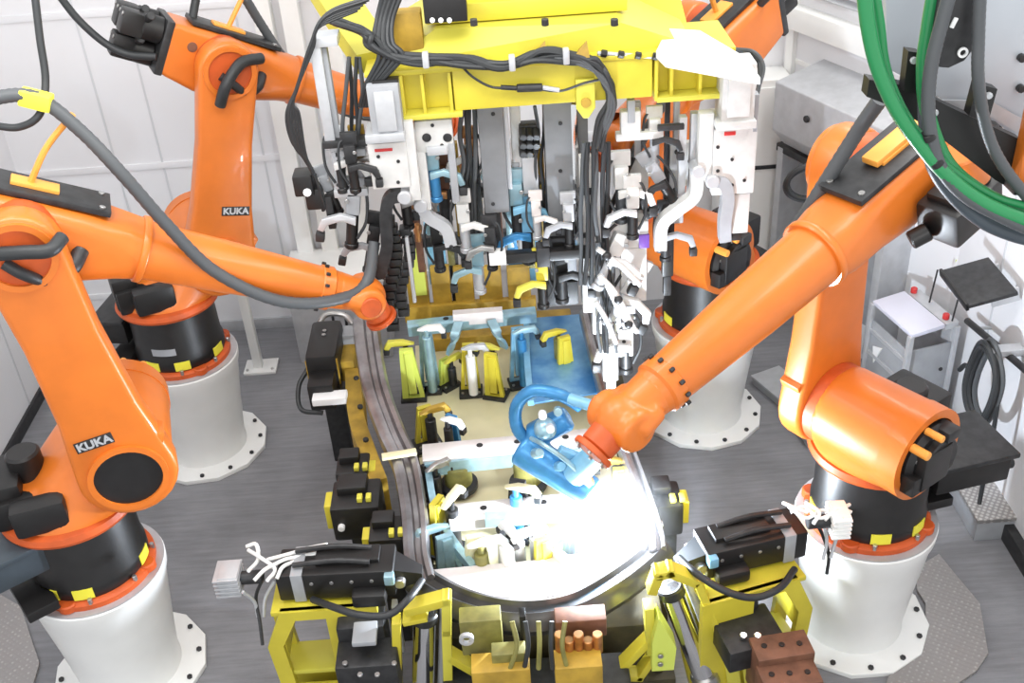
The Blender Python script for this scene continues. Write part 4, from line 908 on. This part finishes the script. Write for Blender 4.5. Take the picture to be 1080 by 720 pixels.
# ------------------------------------------------------------------ front tooling left and right
def tooling(side):
    L = side == 'l'
    nm = 'left' if L else 'right'
    def A(x, y, z): return at(x, y, Z=z)
    # --- yellow welded stand
    t = thing('clamp_stand', 'yellow welded stand with window openings at the front %s' % nm, 'stand', (A(330 if L else 825, 690, .3)*1).xy.to_3d())
    if L:
        o = A(283, 648, .84); e = A(398, 640, .84); yv = o.y
    else:
        o = A(740, 640, .84); e = A(852, 608, .84); yv = (o.y+e.y)/2
    d = (e-o); d.z = 0; Ln = d.length; M = frame(V((o.x, o.y, .0)), d)
    up = lambda b, pts, t_, y_: b.window(pts[0], pts[1], t_, Matrix.Translation((0, y_, 0)) @ Matrix(((1, 0, 0, 0), (0, 0, 1, 0), (0, 1, 0, 0), (0, 0, 0, 1))))
    s = 1 if L else -1
    fx_ = (lambda x: x) if L else (lambda x: Ln-x)
    out = [(fx_(.06), .86), (fx_(Ln), .86), (fx_(Ln), .30), (fx_(Ln*.9), .0), (fx_(.0), .0), (fx_(-.04), .62)]
    inn = [(fx_(.13), .80), (fx_(Ln*.52), .80), (fx_(Ln*.52), .36), (fx_(Ln*.52), .30), (fx_(.06), .30), (fx_(.04), .62)]
    for y_ in (0, .2):
        b = MB(M); up(b, (out, inn), .035, y_); b.build('side_plate', YELLOW, t)
    MB(M).box((Ln/2, .1, .845), (Ln*.95, .22, .03), bev=.006).build('top_plate', YELLOW, t)
    MB(M).box((fx_(Ln*.27), .10, .40), (Ln*.46, .2, .03), bev=.006).build('shelf', YELLOWG, t)
    MB(M).box((fx_(Ln*.06), .13, .62), (.03, .24, .22), bev=.006).build('end_rib', YELLOW, t)
    MB(M).box((fx_(Ln*.27), .13, .015), (Ln*.7, .4, .03), bev=.006).build('foot_plate', DARK, t)
    # --- black clamp unit lying across
    if L: a_, c_ = A(296, 606, .96), A(418, 600, .96)
    else: a_, c_ = A(738, 584, .96), A(842, 560, .96)
    dd = c_-a_; W = dd.length; Mu = frame((a_+c_)/2, dd)
    u = thing('clamp_unit', 'black power clamp with a pale band lying on the front %s yellow stand' % nm, 'clamp unit', (a_+c_)/2)
    MB(Mu).box((0, 0, 0), (W, .20, .17), bev=.014).box((W*.1*s, .02, .095), (W*.55, .11, .03), bev=.008).build('body', BLACK, u)
    MB(Mu).box((-s*W*.32, 0, 0), (.06, .21, .18), bev=.006).build('band', GREYP, u)
    for y_ in (-.05, .05):
        MB(Mu).tube([(-s*W*.35, y_, .11), (0, y_, .13), (s*W*.3, y_, .11)], .014, 8).build('side_tube', DARK, u)
    MB(Mu).hull([V((s*W*.5, y_, z_)) for y_ in (-.07, .07) for z_ in (-.07, .06)]+[V((s*(W*.5+.13), y_, z_)) for y_ in (-.03, .03) for z_ in (-.06, -.01)]).build('nose', BLACK, u)
    MB(Mu).cyl((s*(W*.5+.02), -.09, -.02), (s*(W*.5+.02), .09, -.02), .03, n=16).build('pivot_pin', STEEL, u)
    for k in range(4): MB(Mu).cyl((-s*W*.2+s*.1*k, -.101, .03), (-s*W*.2+s*.1*k, -.107, .03), .010, n=8).build('bolt', STEEL, u)
    lab(MB(Mu).box((s*(W*.5-.02), -.11, .05), (.05, .05, .06), bev=.01).build('sensor', CYAN if L else BLUEL, u), 'pale blue sensor')
    MB(Mu).box((s*W*.28, -.13, -.05), (.17, .08, .08), bev=.02).build('valve', BLACK, u)
    # --- ribbed motor and white hoses
    mo = thing('ribbed_motor', 'ribbed aluminium motor end sticking out at the front left' if L else 'white ribbed motor end beside the front right pedestal', 'motor', A(*((244, 610) if L else (886, 548)), .98 if L else 1.22))
    p = wloc(mo); b = MB(Matrix.Translation(p))
    b.box((0, 0, 0), (.10 if L else .07, .13, .13), bev=.008)
    for k in range(5): b.box((-.01, -.0, -.052+.026*k), (.125 if L else .09, .15, .012), bev=.003)
    b.build('ribbed_body', LGREY if L else WHITE, mo)
    MB(Matrix.Translation(p)).cyl((s*.05, 0, 0), (s*.16, 0, 0), .035, n=16).build('shaft_housing', DARK, mo)
    hs = thing('hose_knot', 'tangle of white hoses between the ribbed motor and the black clamp at the front %s' % nm, 'hoses', p+V((s*.2, 0, 0)))
    if L:
        H = [[(262, 580), (275, 588), (290, 600), (282, 612)], [(260, 576), (270, 574), (272, 590), (262, 602)], [(282, 590), (305, 584), (325, 578), (345, 574)], [(285, 598), (300, 590), (320, 586), (340, 582)], [(292, 610), (298, 598), (310, 592)], [(268, 612), (280, 600), (296, 592)]]
        Dn = [[(276, 612), (270, 630), (274, 655), (277, 680)], [(290, 612), (280, 630), (278, 650)], [(256, 624), (268, 634), (272, 650)]]
    else:
        H = [[(834, 540), (848, 534), (864, 546), (880, 540), (896, 532)], [(832, 534), (850, 546), (868, 538), (890, 548)], [(850, 530), (864, 540), (858, 552)], [(870, 548), (884, 536), (898, 540)], [(826, 530), (840, 536), (852, 540)]]
        Dn = [[(860, 550), (868, 565), (874, 585), (872, 605)], [(888, 550), (882, 568), (876, 588)], [(868, 552), (872, 570), (868, 590)]]
    for q in H: MB().tube([A(x, y, (1.04 if L else 1.26)+.02*(i % 2)) for i, (x, y) in enumerate(q)], .010 if L else .009, 8).build('hose', WHITE, hs)
    for q in Dn: MB().tube([A(x, y, (.98 if L else 1.2)-.1*i) for i, (x, y) in enumerate(q)], .009, 8).build('hose', LGREY if q is not Dn[0] else DARK, hs)
    # --- drooping black hose
    hb = thing('air_hose', 'black hose drooping below the front %s power clamp' % nm, 'hose', A(*((400, 640) if L else (780, 620)), .8))
    q = [(330, 632), (352, 640), (378, 648), (410, 648), (432, 630), (445, 612)] if L else [(716, 588), (735, 605), (765, 623), (795, 630), (822, 620), (838, 600)]
    MB().tube([at(x, y, Y=yy) for (x, y), yy in zip(q, (3.86, 3.70, 3.62, 3.62, 3.68, 3.84))], .018, 10, sub=12).build('hose', RUBBER, hb)
    # --- valve block
    v = thing('valve_unit', 'dark valve block with a pale square window under the front left clamp' if L else 'dark bolted block with two bright screws at the front right', 'valve unit', A(*((385, 680) if L else (790, 665)), .5))
    if L:
        b = MB(); b.box(A(384, 668, .68), (.24, .16, .26), bev=.02).box(A(390, 705, .6), (.30, .18, .24), bev=.012); b.build('body', DARK, v)
        MB().box(A(385, 668, .80), (.12, .14, .03), bev=.02).build('window', GREYP, v)
        for px, py in ((380, 712), (398, 712), (364, 700), (416, 700)): 
            p = A(px, py, .73); MB().cyl(p, p+V((0, 0, .012)), .013, n=10).build('screw', STEEL, v)
        for px in (362, 420): 
            p = A(px, 660, .62); MB().box(p, (.03, .06, .34), bev=.006).build('rail', LGREY, v)
    else:
        b = MB(); b.box(A(788, 672, .64), (.30, .26, .14), rot=(0, 0, 12), bev=.012).box(A(770, 640, .66), (.2, .2, .2), rot=(0, 0, 20), bev=.012); b.build('body', DARK, v)
        for px, py in ((784, 672), (799, 672)): 
            p = A(px, py, .72); MB().cyl(p, p+V((0, 0, .02)), .018, n=12).build('screw', CHROME, v)
    # --- small yellow hook bracket and shaft by the bumper end
    k = thing('rest_bracket', 'small yellow bracket with a slanted foot holding the %s end of the bumper' % nm, 'bracket', A(*((455, 690) if L else (700, 680)), .3))
    yb = 3.72
    def B_(pts, m, name, w=.02, h=.04):
        bb = MB(); P = [at(x, y, Y=yb) for x, y in pts]
        for i in range(len(P)-1):
            dd = P[i+1]-P[i]; bb.box((0, 0, 0), (dd.length+2*w, 2*h, 2*w), bev=.006, M=frame((P[i]+P[i+1])/2, dd, z=dd.cross(V((0, 1, 0)))))
        bb.build(name, m, k)
    if L:
        B_([(432, 640), (470, 630)], YELLOW, 'top_arm', .024); B_([(471, 630), (471, 662), (473, 728)], YELLOWG, 'upright', .024)
        B_([(476, 690), (500, 704), (528, 730)], YELLOW, 'foot', .022); B_([(428, 652), (448, 648)], YELLOW, 'lug', .014)
        B_([(418, 655), (420, 725)], YELLOW, 'side_bar', .022)
    else:
        B_([(688, 618), (694, 603), (706, 600), (732, 610)], YELLOW, 'top_arm', .024); B_([(684, 640), (686, 682)], YELLOWG, 'upright', .024)
        B_([(682, 674), (650, 706)], YELLOW, 'foot', .02); B_([(650, 710), (674, 710), (690, 688)], YELLOW, 'foot', .018)
        B_([(736, 612), (760, 672)], YELLOW, 'side_bar', .02); B_([(768, 680), (775, 730)], YELLOWG, 'side_bar', .035); B_([(786, 686), (792, 730)], YELLOWG, 'side_bar', .03)
    sh = thing('steel_shaft', 'bright steel shaft leaning at the front %s beside the yellow bracket' % nm, 'shaft', A(*((450, 700) if L else (730, 690)), .3))
    if L: P0, P1 = at(448, 645, Y=3.80), at(446, 740, Y=3.74)
    else: P0, P1 = at(706, 618, Y=3.80), at(745, 718, Y=3.70)
    MB().cyl(P0, P1, .058, n=24).build('shaft', CHROME, sh)
    MB().cyl(P0, P0+(P1-P0).normalized()*.06, .068, n=24).build('collar', DARK, sh)
    if not L: MB().cyl(P1-(P1-P0).normalized()*.06, P1+(P1-P0).normalized()*.02, .072, n=24).build('end_collar', STEEL, sh)
    MB().cyl(P0+V((.1, .03, 0)), P1+V((.10, .03, 0)), .026, n=16).build('guide_rod', GREYP, sh)
tooling('l'); tooling('r')
t = thing('mounting_block', 'rusty brown bolted steel block at the bottom right of the tooling', 'block', at(815, 700, Z=.4))
for k in range(2):
    p = at(822+8*k, 702+30*k, Z=.58-.04*k)
    MB().box(p, (.28, .15, .3), rot=(0, 0, 6), bev=.008).build('block', RUST, t)
    for q in (-1, 0, 1): 
        c = p+V((.085*q, 0, .15)); MB().cyl(c, c+V((0, 0, .008)), .014, n=10).build('bolt_hole', BLACK, t)
t = thing('lime_clamp', 'lime yellow rounded clamp body left of the bright right shaft', 'clamp', at(698, 690, Z=.5))
p = at(697, 676, Z=.62)
MB().hull([p+V((x, y, z)) for x, y, z in ((-.05, -.05, -.16), (.06, -.05, -.16), (.07, -.05, .0), (-.02, -.05, .22), (-.05, -.05, .05), (-.05, .05, -.16), (.06, .05, -.16), (.07, .05, .0), (-.02, .05, .22), (-.05, .05, .05))]).build('body', LIME, t)
for z in (-.1, -.04): MB().cyl(p+V((-.01, -.055, z)), p+V((-.01, -.065, z)), .014, n=10).build('screw', STEEL, t)
# dark machine body in front of the bumper
t = thing('front_machine', 'dark machine body with copper fittings in front of the bumper', 'machine', (.0, 3.7, 0))
MB().box((.0, 3.62, .22), (.95, .34, .44), bev=.015).build('housing', DARK, t)
b = MB(); pbox(b, 486, 655, 530, 690, 3.6, .1); b.build('cover', OLIVE, t)
b = MB(); pbox(b, 520, 690, 556, 726, 3.45, .08); b.build('cover', OLIVE, t)
b = MB(); pbox(b, 586, 655, 640, 672, 3.6, .1); b.build('rail', RUST, t)
for k in range(5):
    p = at(590+10*k, 668+6*(k % 2), Y=3.52); MB().cyl(p, p+V((0, 0, -.12)), .025, n=14).build('fitting', COPPER, t)
b = MB(); pbox(b, 498, 708, 560, 730, 3.4, .12); pbox(b, 586, 704, 636, 730, 3.4, .12); b.build('cable_tray', OCHRE, t)
for k in range(5):
    MB().tube([at(540+14*k, 655, Y=3.5), at(545+12*k, 680, Y=3.44), at(538+15*k, 705, Y=3.42)], .012, 8).build('hose', RUBBER if k % 2 else OLIVE, t)
b = MB(); pbox(b, 549, 650, 556, 690, 3.55, .06); b.build('post', BLACK, t)
p = at(492, 672, Y=3.52); MB().ringcyl(p, (0, -1, 0), .035, .02, .02, 20).build('ring', LGREY, t)

# ------------------------------------------------------------------ welding torch of the front right robot, arc and added glow fume
wt = thing('welding_torch', 'blue welding torch with a looped blue hose in front of the orange wrist', 'welding torch', at(600, 480, Z=1.2))
wp = wRF @ V((.18, 0, 0))
tc = [at(640, 470, Y=4.25), at(612, 490, Y=4.3), at(585, 470, Y=4.35)]
b = MB(); b.cyl(at(548, 470, Y=4.5), at(625, 520, Y=4.3), .10, .085, n=24); b.cyl(at(560, 460, Y=4.5), at(600, 440, Y=4.5), .07, n=20); b.build('torch_body', BLUE, wt, remesh=.012)  # the arc's blue light is put into the torch colours
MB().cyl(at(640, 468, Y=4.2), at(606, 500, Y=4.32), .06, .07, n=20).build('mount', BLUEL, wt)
MB().cyl(at(618, 505, Y=4.3), at(645, 545, Y=4.28), .035, .022, n=16).build('nozzle', COPPER, wt)
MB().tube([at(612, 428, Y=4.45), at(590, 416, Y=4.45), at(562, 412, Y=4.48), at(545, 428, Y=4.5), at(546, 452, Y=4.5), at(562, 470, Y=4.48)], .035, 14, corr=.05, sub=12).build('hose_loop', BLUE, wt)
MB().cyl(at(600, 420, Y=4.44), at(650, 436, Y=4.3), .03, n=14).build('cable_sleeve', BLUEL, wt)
for px, py in ((572, 436), (588, 432), (580, 450)):
    p = at(px, py, Y=4.38); MB().cyl(p, p+V((0, -.05, .02)), .022, n=12).build('connector', PAPER if px < 585 else CYAN, wt)
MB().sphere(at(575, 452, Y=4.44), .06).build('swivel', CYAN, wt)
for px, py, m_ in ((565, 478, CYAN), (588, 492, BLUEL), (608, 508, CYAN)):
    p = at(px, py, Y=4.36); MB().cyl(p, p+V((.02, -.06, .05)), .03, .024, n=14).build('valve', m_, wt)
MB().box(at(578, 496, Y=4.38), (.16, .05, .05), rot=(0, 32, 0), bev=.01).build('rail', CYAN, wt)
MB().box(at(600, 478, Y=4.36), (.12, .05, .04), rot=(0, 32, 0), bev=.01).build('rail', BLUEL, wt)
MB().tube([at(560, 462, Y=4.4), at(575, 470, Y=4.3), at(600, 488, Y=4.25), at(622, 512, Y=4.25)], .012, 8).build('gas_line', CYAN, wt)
arc = at(648, 556, Y=4.25)
ARCM = mat('electric arc', (1, 1, 1), emit=(.8, .9, 1), estr=600)
b = MB(); b.sphere(arc, .035); a_ = b.build('welding_arc', ARCM); tag(a_, 'dazzling white welding arc at the right front corner of the car frame', 'arc')
l = bpy.data.lights.new('arc_light', 'POINT'); l.energy = 340; l.color = (.80, .89, 1); l.shadow_soft_size = .05
o = bpy.data.objects.new('arc_light', l); COL.objects.link(o); o.location = arc+V((-.05, -.03, .13))

FUME = bpy.data.materials.new('arc glow fume'); FUME.use_nodes = True
nt = FUME.node_tree; nt.nodes.clear()
out = nt.nodes.new('ShaderNodeOutputMaterial'); vsn = nt.nodes.new('ShaderNodeVolumeScatter'); vsn.inputs['Color'].default_value = (.97, .98, 1, 1); vsn.inputs['Anisotropy'].default_value = .1
tc = nt.nodes.new('ShaderNodeTexCoord'); ln = nt.nodes.new('ShaderNodeVectorMath'); ln.operation = 'LENGTH'
sb = nt.nodes.new('ShaderNodeVectorMath'); sb.operation = 'SUBTRACT'; sb.inputs[1].default_value = (0, 0, .42)
nt.links.new(tc.outputs['Object'], sb.inputs[0]); nt.links.new(sb.outputs[0], ln.inputs[0])
mr = nt.nodes.new('ShaderNodeMapRange'); mr.inputs['From Min'].default_value = .0; mr.inputs['From Max'].default_value = .42; mr.inputs['To Min'].default_value = 1; mr.inputs['To Max'].default_value = 0
nt.links.new(ln.outputs['Value'], mr.inputs['Value'])
pw = nt.nodes.new('ShaderNodeMath'); pw.operation = 'POWER'; pw.inputs[1].default_value = 2.0; nt.links.new(mr.outputs[0], pw.inputs[0])
nz = nt.nodes.new('ShaderNodeTexNoise'); nz.inputs['Scale'].default_value = 7; nt.links.new(tc.outputs['Object'], nz.inputs['Vector'])
m1 = nt.nodes.new('ShaderNodeMath'); m1.operation = 'MULTIPLY'; nt.links.new(pw.outputs[0], m1.inputs[0]); nt.links.new(nz.outputs['Fac'], m1.inputs[1])
m2 = nt.nodes.new('ShaderNodeMath'); m2.operation = 'MULTIPLY'; m2.inputs[1].default_value = 1.7; nt.links.new(m1.outputs[0], m2.inputs[0])
nt.links.new(m2.outputs[0], vsn.inputs['Density']); nt.links.new(vsn.outputs[0], out.inputs['Volume'])
o = MB().sphere(arc, .42, n=24).build('glow_fume', FUME)  # scattering volume added to give the arc its white glow
tag(o, 'added glowing haze of arc glow fume around the arc', 'fume', kind='stuff')
# ------------------------------------------------------------------ close foreground, top right: cable bracket, panel and hoses
FY = 2.75
def F_(x, y, d=0): return at(x, y, Y=FY+d)
t = thing('grey_panel', 'pale grey upright panel behind the hoses in the top right corner', 'panel', F_(1020, 80, .25))
b = MB(); q = [(934, -12), (1100, -12), (1100, 172), (1050, 128), (1000, 108), (958, 84), (936, 72)]
pts = [F_(x, y, .3) for x, y in q]
b.rings([[p for p in pts], [p+V((0, .03, 0)) for p in pts]]); b.build('sheet', mat('pale blue grey sheet', (.47, .50, .54), .45, metal=.2, noise=.08, scale=5), t)
for px, py in ((1076, 60), (1075, 92)): 
    p = F_(px, py, .3); MB().cyl(p, p+V((0, -.02, 0)), .012, n=10).build('bolt', BLACK, t)
MB().sweep([F_(985, 112, .28), F_(1040, 112, .28), F_(1080, 135, .28)], [(-.004, -.02), (.004, -.02), (.004, .02), (-.004, .02)], smooth=False).build('fold', LGREY, t)
t = thing('round_tab', 'dark rounded tab with a small white ring mark hanging among the hoses', 'tab', F_(1005, 40, .2))
Mt = frame(F_(1009, 30, .06), (1, 0, 0)) @ Matrix(((1, 0, 0, 0), (0, 0, 1, 0), (0, 1, 0, 0), (0, 0, 0, 1)))
k_ = 1/400.
b = MB(); b.prism([(-26*k_, 50*k_), (22*k_, 50*k_), (22*k_, -18*k_), (12*k_, -34*k_), (-4*k_, -41*k_), (-22*k_, -38*k_), (-26*k_, -20*k_)], .03, Mt, bev=.004); tb_ = b.build('tab', DARK, t)
p = F_(1015, 55, .04); MB().ringcyl(p, (0, -1, 0), .014, .008, .006, 20).build('ring_mark', PAPER, tb_)
p = F_(1006, 24, .04); MB().box(p, (.012, .006, .028), rot=(0, 20, 0), bev=.003).build('slot_mark', PAPER, tb_)
t = thing('cable_bracket', 'black flat cable bracket running diagonally above the front right robot', 'bracket', F_(990, 130, .15))
def flat(b, q, d0, th):
    pts = [F_(x, y, d0) for x, y in q]; b.rings([pts, [p+V((0, th, 0)) for p in pts]])
b = MB(); flat(b, [(917, 84), (962, 92), (1000, 112), (1078, 148), (1078, 206), (1050, 190), (975, 132), (940, 112), (914, 102)], .16, .05); b.build('main_bar', BLACK, t)
b = MB(); flat(b, [(958, 54), (971, 56), (968, 100), (953, 96)], .13, .04); b.build('lug', BLACK, t)
b = MB(); flat(b, [(1031, 88), (1052, 94), (1042, 130), (1022, 122)], .13, .04); b.build('lug', BLACK, t)
for px, py in ((963, 63), (1042, 100), (985, 118)):
    p = F_(px, py, .125); MB().cyl(p, p+V((0, -.012, 0)), .010, n=8).build('bolt', LGREY, t)
t = thing('orange_post', 'orange upright edge at the far right border above the hoses', 'post', F_(1078, 150, .1))
b = MB(); a_, c_ = F_(1072, 200, .1), F_(1072, 108, .1); b.box(((a_.x+.045), FY+.13, (a_.z+c_.z)/2), (.09, .06, c_.z-a_.z), bev=.008); b.build('post', ORANGE, t)
MB().box((a_.x+.045, FY+.13, a_.z), (.11, .08, .03), bev=.006).build('foot', DARK, t)
def hose(label, q, r, m, name='hose', bands=()):
    t = thing(name, label, 'hose', F_(*q[len(q)//2][:2]), 'hoses in the top right corner')
    P = [F_(x[0], x[1], x[2] if len(x) > 2 else 0) for x in q]
    o = MB().tube(P, r, 14, sub=14, corr=.04 if m is HOSE_G else 0).build('hose', m, t)
    for a_, c_ in bands: MB().cyl(a_, c_, r*1.18, n=16).build('band', BLACK, t)
    return t
hose('leftmost bright green hose curving down in the top right corner', [(911, -12), (916, 30), (926, 72), (945, 115), (970, 152), (1000, 186), (1040, 215), (1095, 238)], .020, GREEN)
hose('second green hose, behind the thick grey one in the top right corner', [(986, -12, .08), (979, 30, .08), (974, 70, .08), (978, 118, .08), (1000, 172, .08), (1040, 205, .08), (1095, 228, .08)], .020, GREEN)
hose('thin green hose touching the leftmost green one near the top border', [(922, -12, .05), (928, 25, .05), (934, 70, .05), (950, 112, .05), (975, 150, .05), (1005, 180, .05), (1050, 208, .05), (1095, 220, .05)], .013, GREEN)
hose('thick grey hose with black bands in front of the black bracket', [(1003, -12), (993, 25), (983, 65), (979, 105), (982, 145), (994, 180), (1020, 208), (1060, 230), (1095, 246)], .019, HOSE_G, bands=[(F_(978, 140), F_(980, 147)), (F_(985, 168), F_(989, 174))])
hose('slim grey hose right of the ring mark in the top right corner', [(1034, -12, .0), (1032, 40, .0), (1032, 85, .0), (1040, 135, .05), (1058, 175, .05), (1095, 222, .05)], .017, HOSE_G)
hose('dark grey hose at the lower edge of the hose bundle by the right border', [(999, -12, .12), (984, 30, .12), (977, 80, .12), (977, 130, .08), (984, 172, .04), (1005, 205, .04), (1035, 232, .04), (1065, 246, .04), (1095, 254, .04)], .022, SLATE)

# ------------------------------------------------------------------ along the right wall
p = V((2.68, 6.02, 0)); Mc = Matrix.Translation(p) @ Matrix.Rotation(R(14), 4, 'Z')
t = thing('control_box', 'open grey control box with a lavender top plate on the floor by the right wall', 'control box', p)
for x in (-.17, .17):
    for y in (-.22, .22): MB(Mc).box((x, y, .46), (.035, .035, .92), bev=.004).build('upright', LGREY, t)
MB(Mc).box((.15, 0, .5), (.02, .42, .8), bev=.004).build('back_panel', LGREY, t)
MB(Mc).box((-.165, .0, .55), (.012, .40, .5), bev=.003).build('side_panel', GREYP, t)
MB(Mc).box((0, -.215, .55), (.32, .012, .5), bev=.003).build('side_panel', GREYP, t)
MB(Mc).box((-.05, .0, .935), (.24, .46, .03), rot=(0, -6, 0), bev=.006).build('top_plate', LAV, t)
MB(Mc).box((.13, 0, .93), (.1, .44, .05), bev=.006).build('rear_ledge', LGREY, t)
MB(Mc).box((0, 0, .12), (.36, .46, .05), bev=.005).build('bottom_shelf', GREYP, t)
for z in (.35, .55, .72): MB(Mc).box((-.174, 0, z), (.012, .4, .03), bev=.003).build('slat', LGREY, t)
MB(Mc).hull([V((-.178, .15, .62)), V((-.178, .05, .66)), V((-.178, .12, .50)), V((-.17, .15, .62)), V((-.17, .05, .66)), V((-.17, .12, .50))]).build('notice', PAPER, t)
for x, y in ((.12, .2), (.12, -.16)):
    lab(MB(Mc).cyl((x, y, .95), (x, y, .99), .022, n=14).build('push_button', RED, t), 'red push button')
for x, y in ((.14, .05), (.14, -.2)): MB(Mc).cyl((x, y, .95), (x+.02, y, 1.2), .006, n=6).build('rod', DARK, t)
for z in (.3, .6): MB(Mc).cyl((.1, -.222, z), (.1, -.23, z), .014, n=10).build('bolt', DARK, t)
# keyboard shelf on the wall
p = at(1031, 298, X=2.78); Mk = Matrix.Translation(p) @ Euler((0, R(-14), 0)).to_matrix().to_4x4()
t = thing('wall_shelf', 'small black tilted shelf fixed to the right wall above the cable coil', 'shelf', p)
MB(Mk).box((0, 0, 0), (.30, .42, .025), bev=.006).build('board', DARK, t)
MB(Mk).box((-.14, 0, .0), (.02, .42, .05), bev=.005).build('lip', BLACK, t)
for y in (-.14, .14): MB(Mk).box((.1, y, -.05), (.16, .02, .09), bev=.004).build('bracket', LGREY, t)
tag(MB().box(at(1003, 270, X=RX-.004), (.006, .16, .10), rot=(20, 0, 0), bev=.001).build('yellow_notice', LIME), 'small yellow green notice on the right wall above the black shelf', 'notice')
a_, c_ = at(1020, 338, X=RX-.09), at(1096, 402, X=RX-.09)
t = thing('wall_rail', 'thin dark rail on the right wall between the black shelf and the cable coil', 'rail', (a_+c_)/2)
MB().cyl(a_, c_, .022, n=12).build('bar', DARK, t)
for q in (.15, .6): 
    p = a_.lerp(c_, q); MB().cyl(p, V((RX, p.y, p.z)), .012, n=8).build('standoff', LGREY, t)
t = thing('cable_coil', 'black cable coiled in tall loops hanging on the right wall', 'cable coil', at(1040, 410, X=RX-.08))
c0 = at(1041, 408, X=RX-.17)
for k in range(7):
    ry, rz = .145+.012*(k % 3), .25+.014*(k % 4); dy = random.uniform(-.03, .03); dz = random.uniform(-.02, .02)
    P = [c0+V((-.02*(k % 3)+.01*math.sin(3*a), dy+ry*math.cos(a), dz+rz*math.sin(a))) for a in [2*math.pi*i/14 for i in range(15)]]
    MB().tube(P, .017, 8, sub=4).build('loop', RUBBER if k % 3 else HOSE_G, t)
MB().tube([c0+V((0, -.14, .1)), c0+V((0, -.17, -.1)), c0+V((0, -.19, -.35)), c0+V((0, -.2, -.6)), V((c0.x, c0.y-.22, .02))], .014, 8).build('tail', RUBBER, t)
MB().tube([c0+V((0, .15, -.05)), c0+V((-.02, .26, -.02)), c0+V((-.02, .33, -.1))], .016, 8).build('tail', RUBBER, t)
p = c0+V((.06, 0, .26)); MB().box(p, (.20, .08, .04), bev=.008).build('hook', LGREY, t)
t = thing('hose_coil', 'dark hose looped beside the grey recess behind the rear right robot', 'hose loop', at(852, 190, Y=6.6))
P0 = at(855, 192, Y=6.6)
for k in range(2):
    MB().tube([P0+V((.16*math.cos(a), .02*k, .12*math.sin(a)-.02*k)) for a in [R(40+28*i) for i in range(10)]], .022, 8).build('loop', HOSE_G if k else RUBBER, t)
# ------------------------------------------------------------------ light
def area(name, loc, size, power, rot=(0, 0, 0), col=(1, 1, 1)):
    l = bpy.data.lights.new(name, 'AREA'); l.shape = 'RECTANGLE'; l.size, l.size_y = size; l.energy = power; l.color = col
    o = bpy.data.objects.new(name, l); COL.objects.link(o); o.location = loc; o.rotation_euler = [R(a) for a in rot]; return o
area('ceiling_lamp_left', (-2.3, 4.6, 5.6), (.6, 5), 55, (0, -8, 0), (1, .985, .96))
area('ceiling_lamp_middle', (-.2, 3.2, 5.8), (.6, 5), 40, (0, 0, 0), (1, .985, .96))
area('ceiling_lamp_right', (2.3, 5.0, 5.2), (.6, 5), 120, (0, 10, 0), (1, .98, .95))
area('front_fill', (-.4, -1.2, 4.6), (6, 1.2), 150, (66, 0, 0), (1, .99, .97))  # added fill behind the camera, brightens faces turned to the front
area('rear_fill', (-1.1, 3.7, 4.7), (3.2, .5), 75, (42, 0, 8), (1, .99, .98))  # added unseen fill for the rear pedestals and lower back wall
w = bpy.data.worlds.new('world'); scene.world = w; w.use_nodes = True
w.node_tree.nodes['Background'].inputs['Color'].default_value = (.95, .98, 1, 1); w.node_tree.nodes['Background'].inputs['Strength'].default_value = 1.27
vs = scene.view_settings; vs.view_transform = 'Standard'; vs.look = 'None'; vs.gamma = 1; vs.use_curve_mapping = False; vs.exposure = -0.26
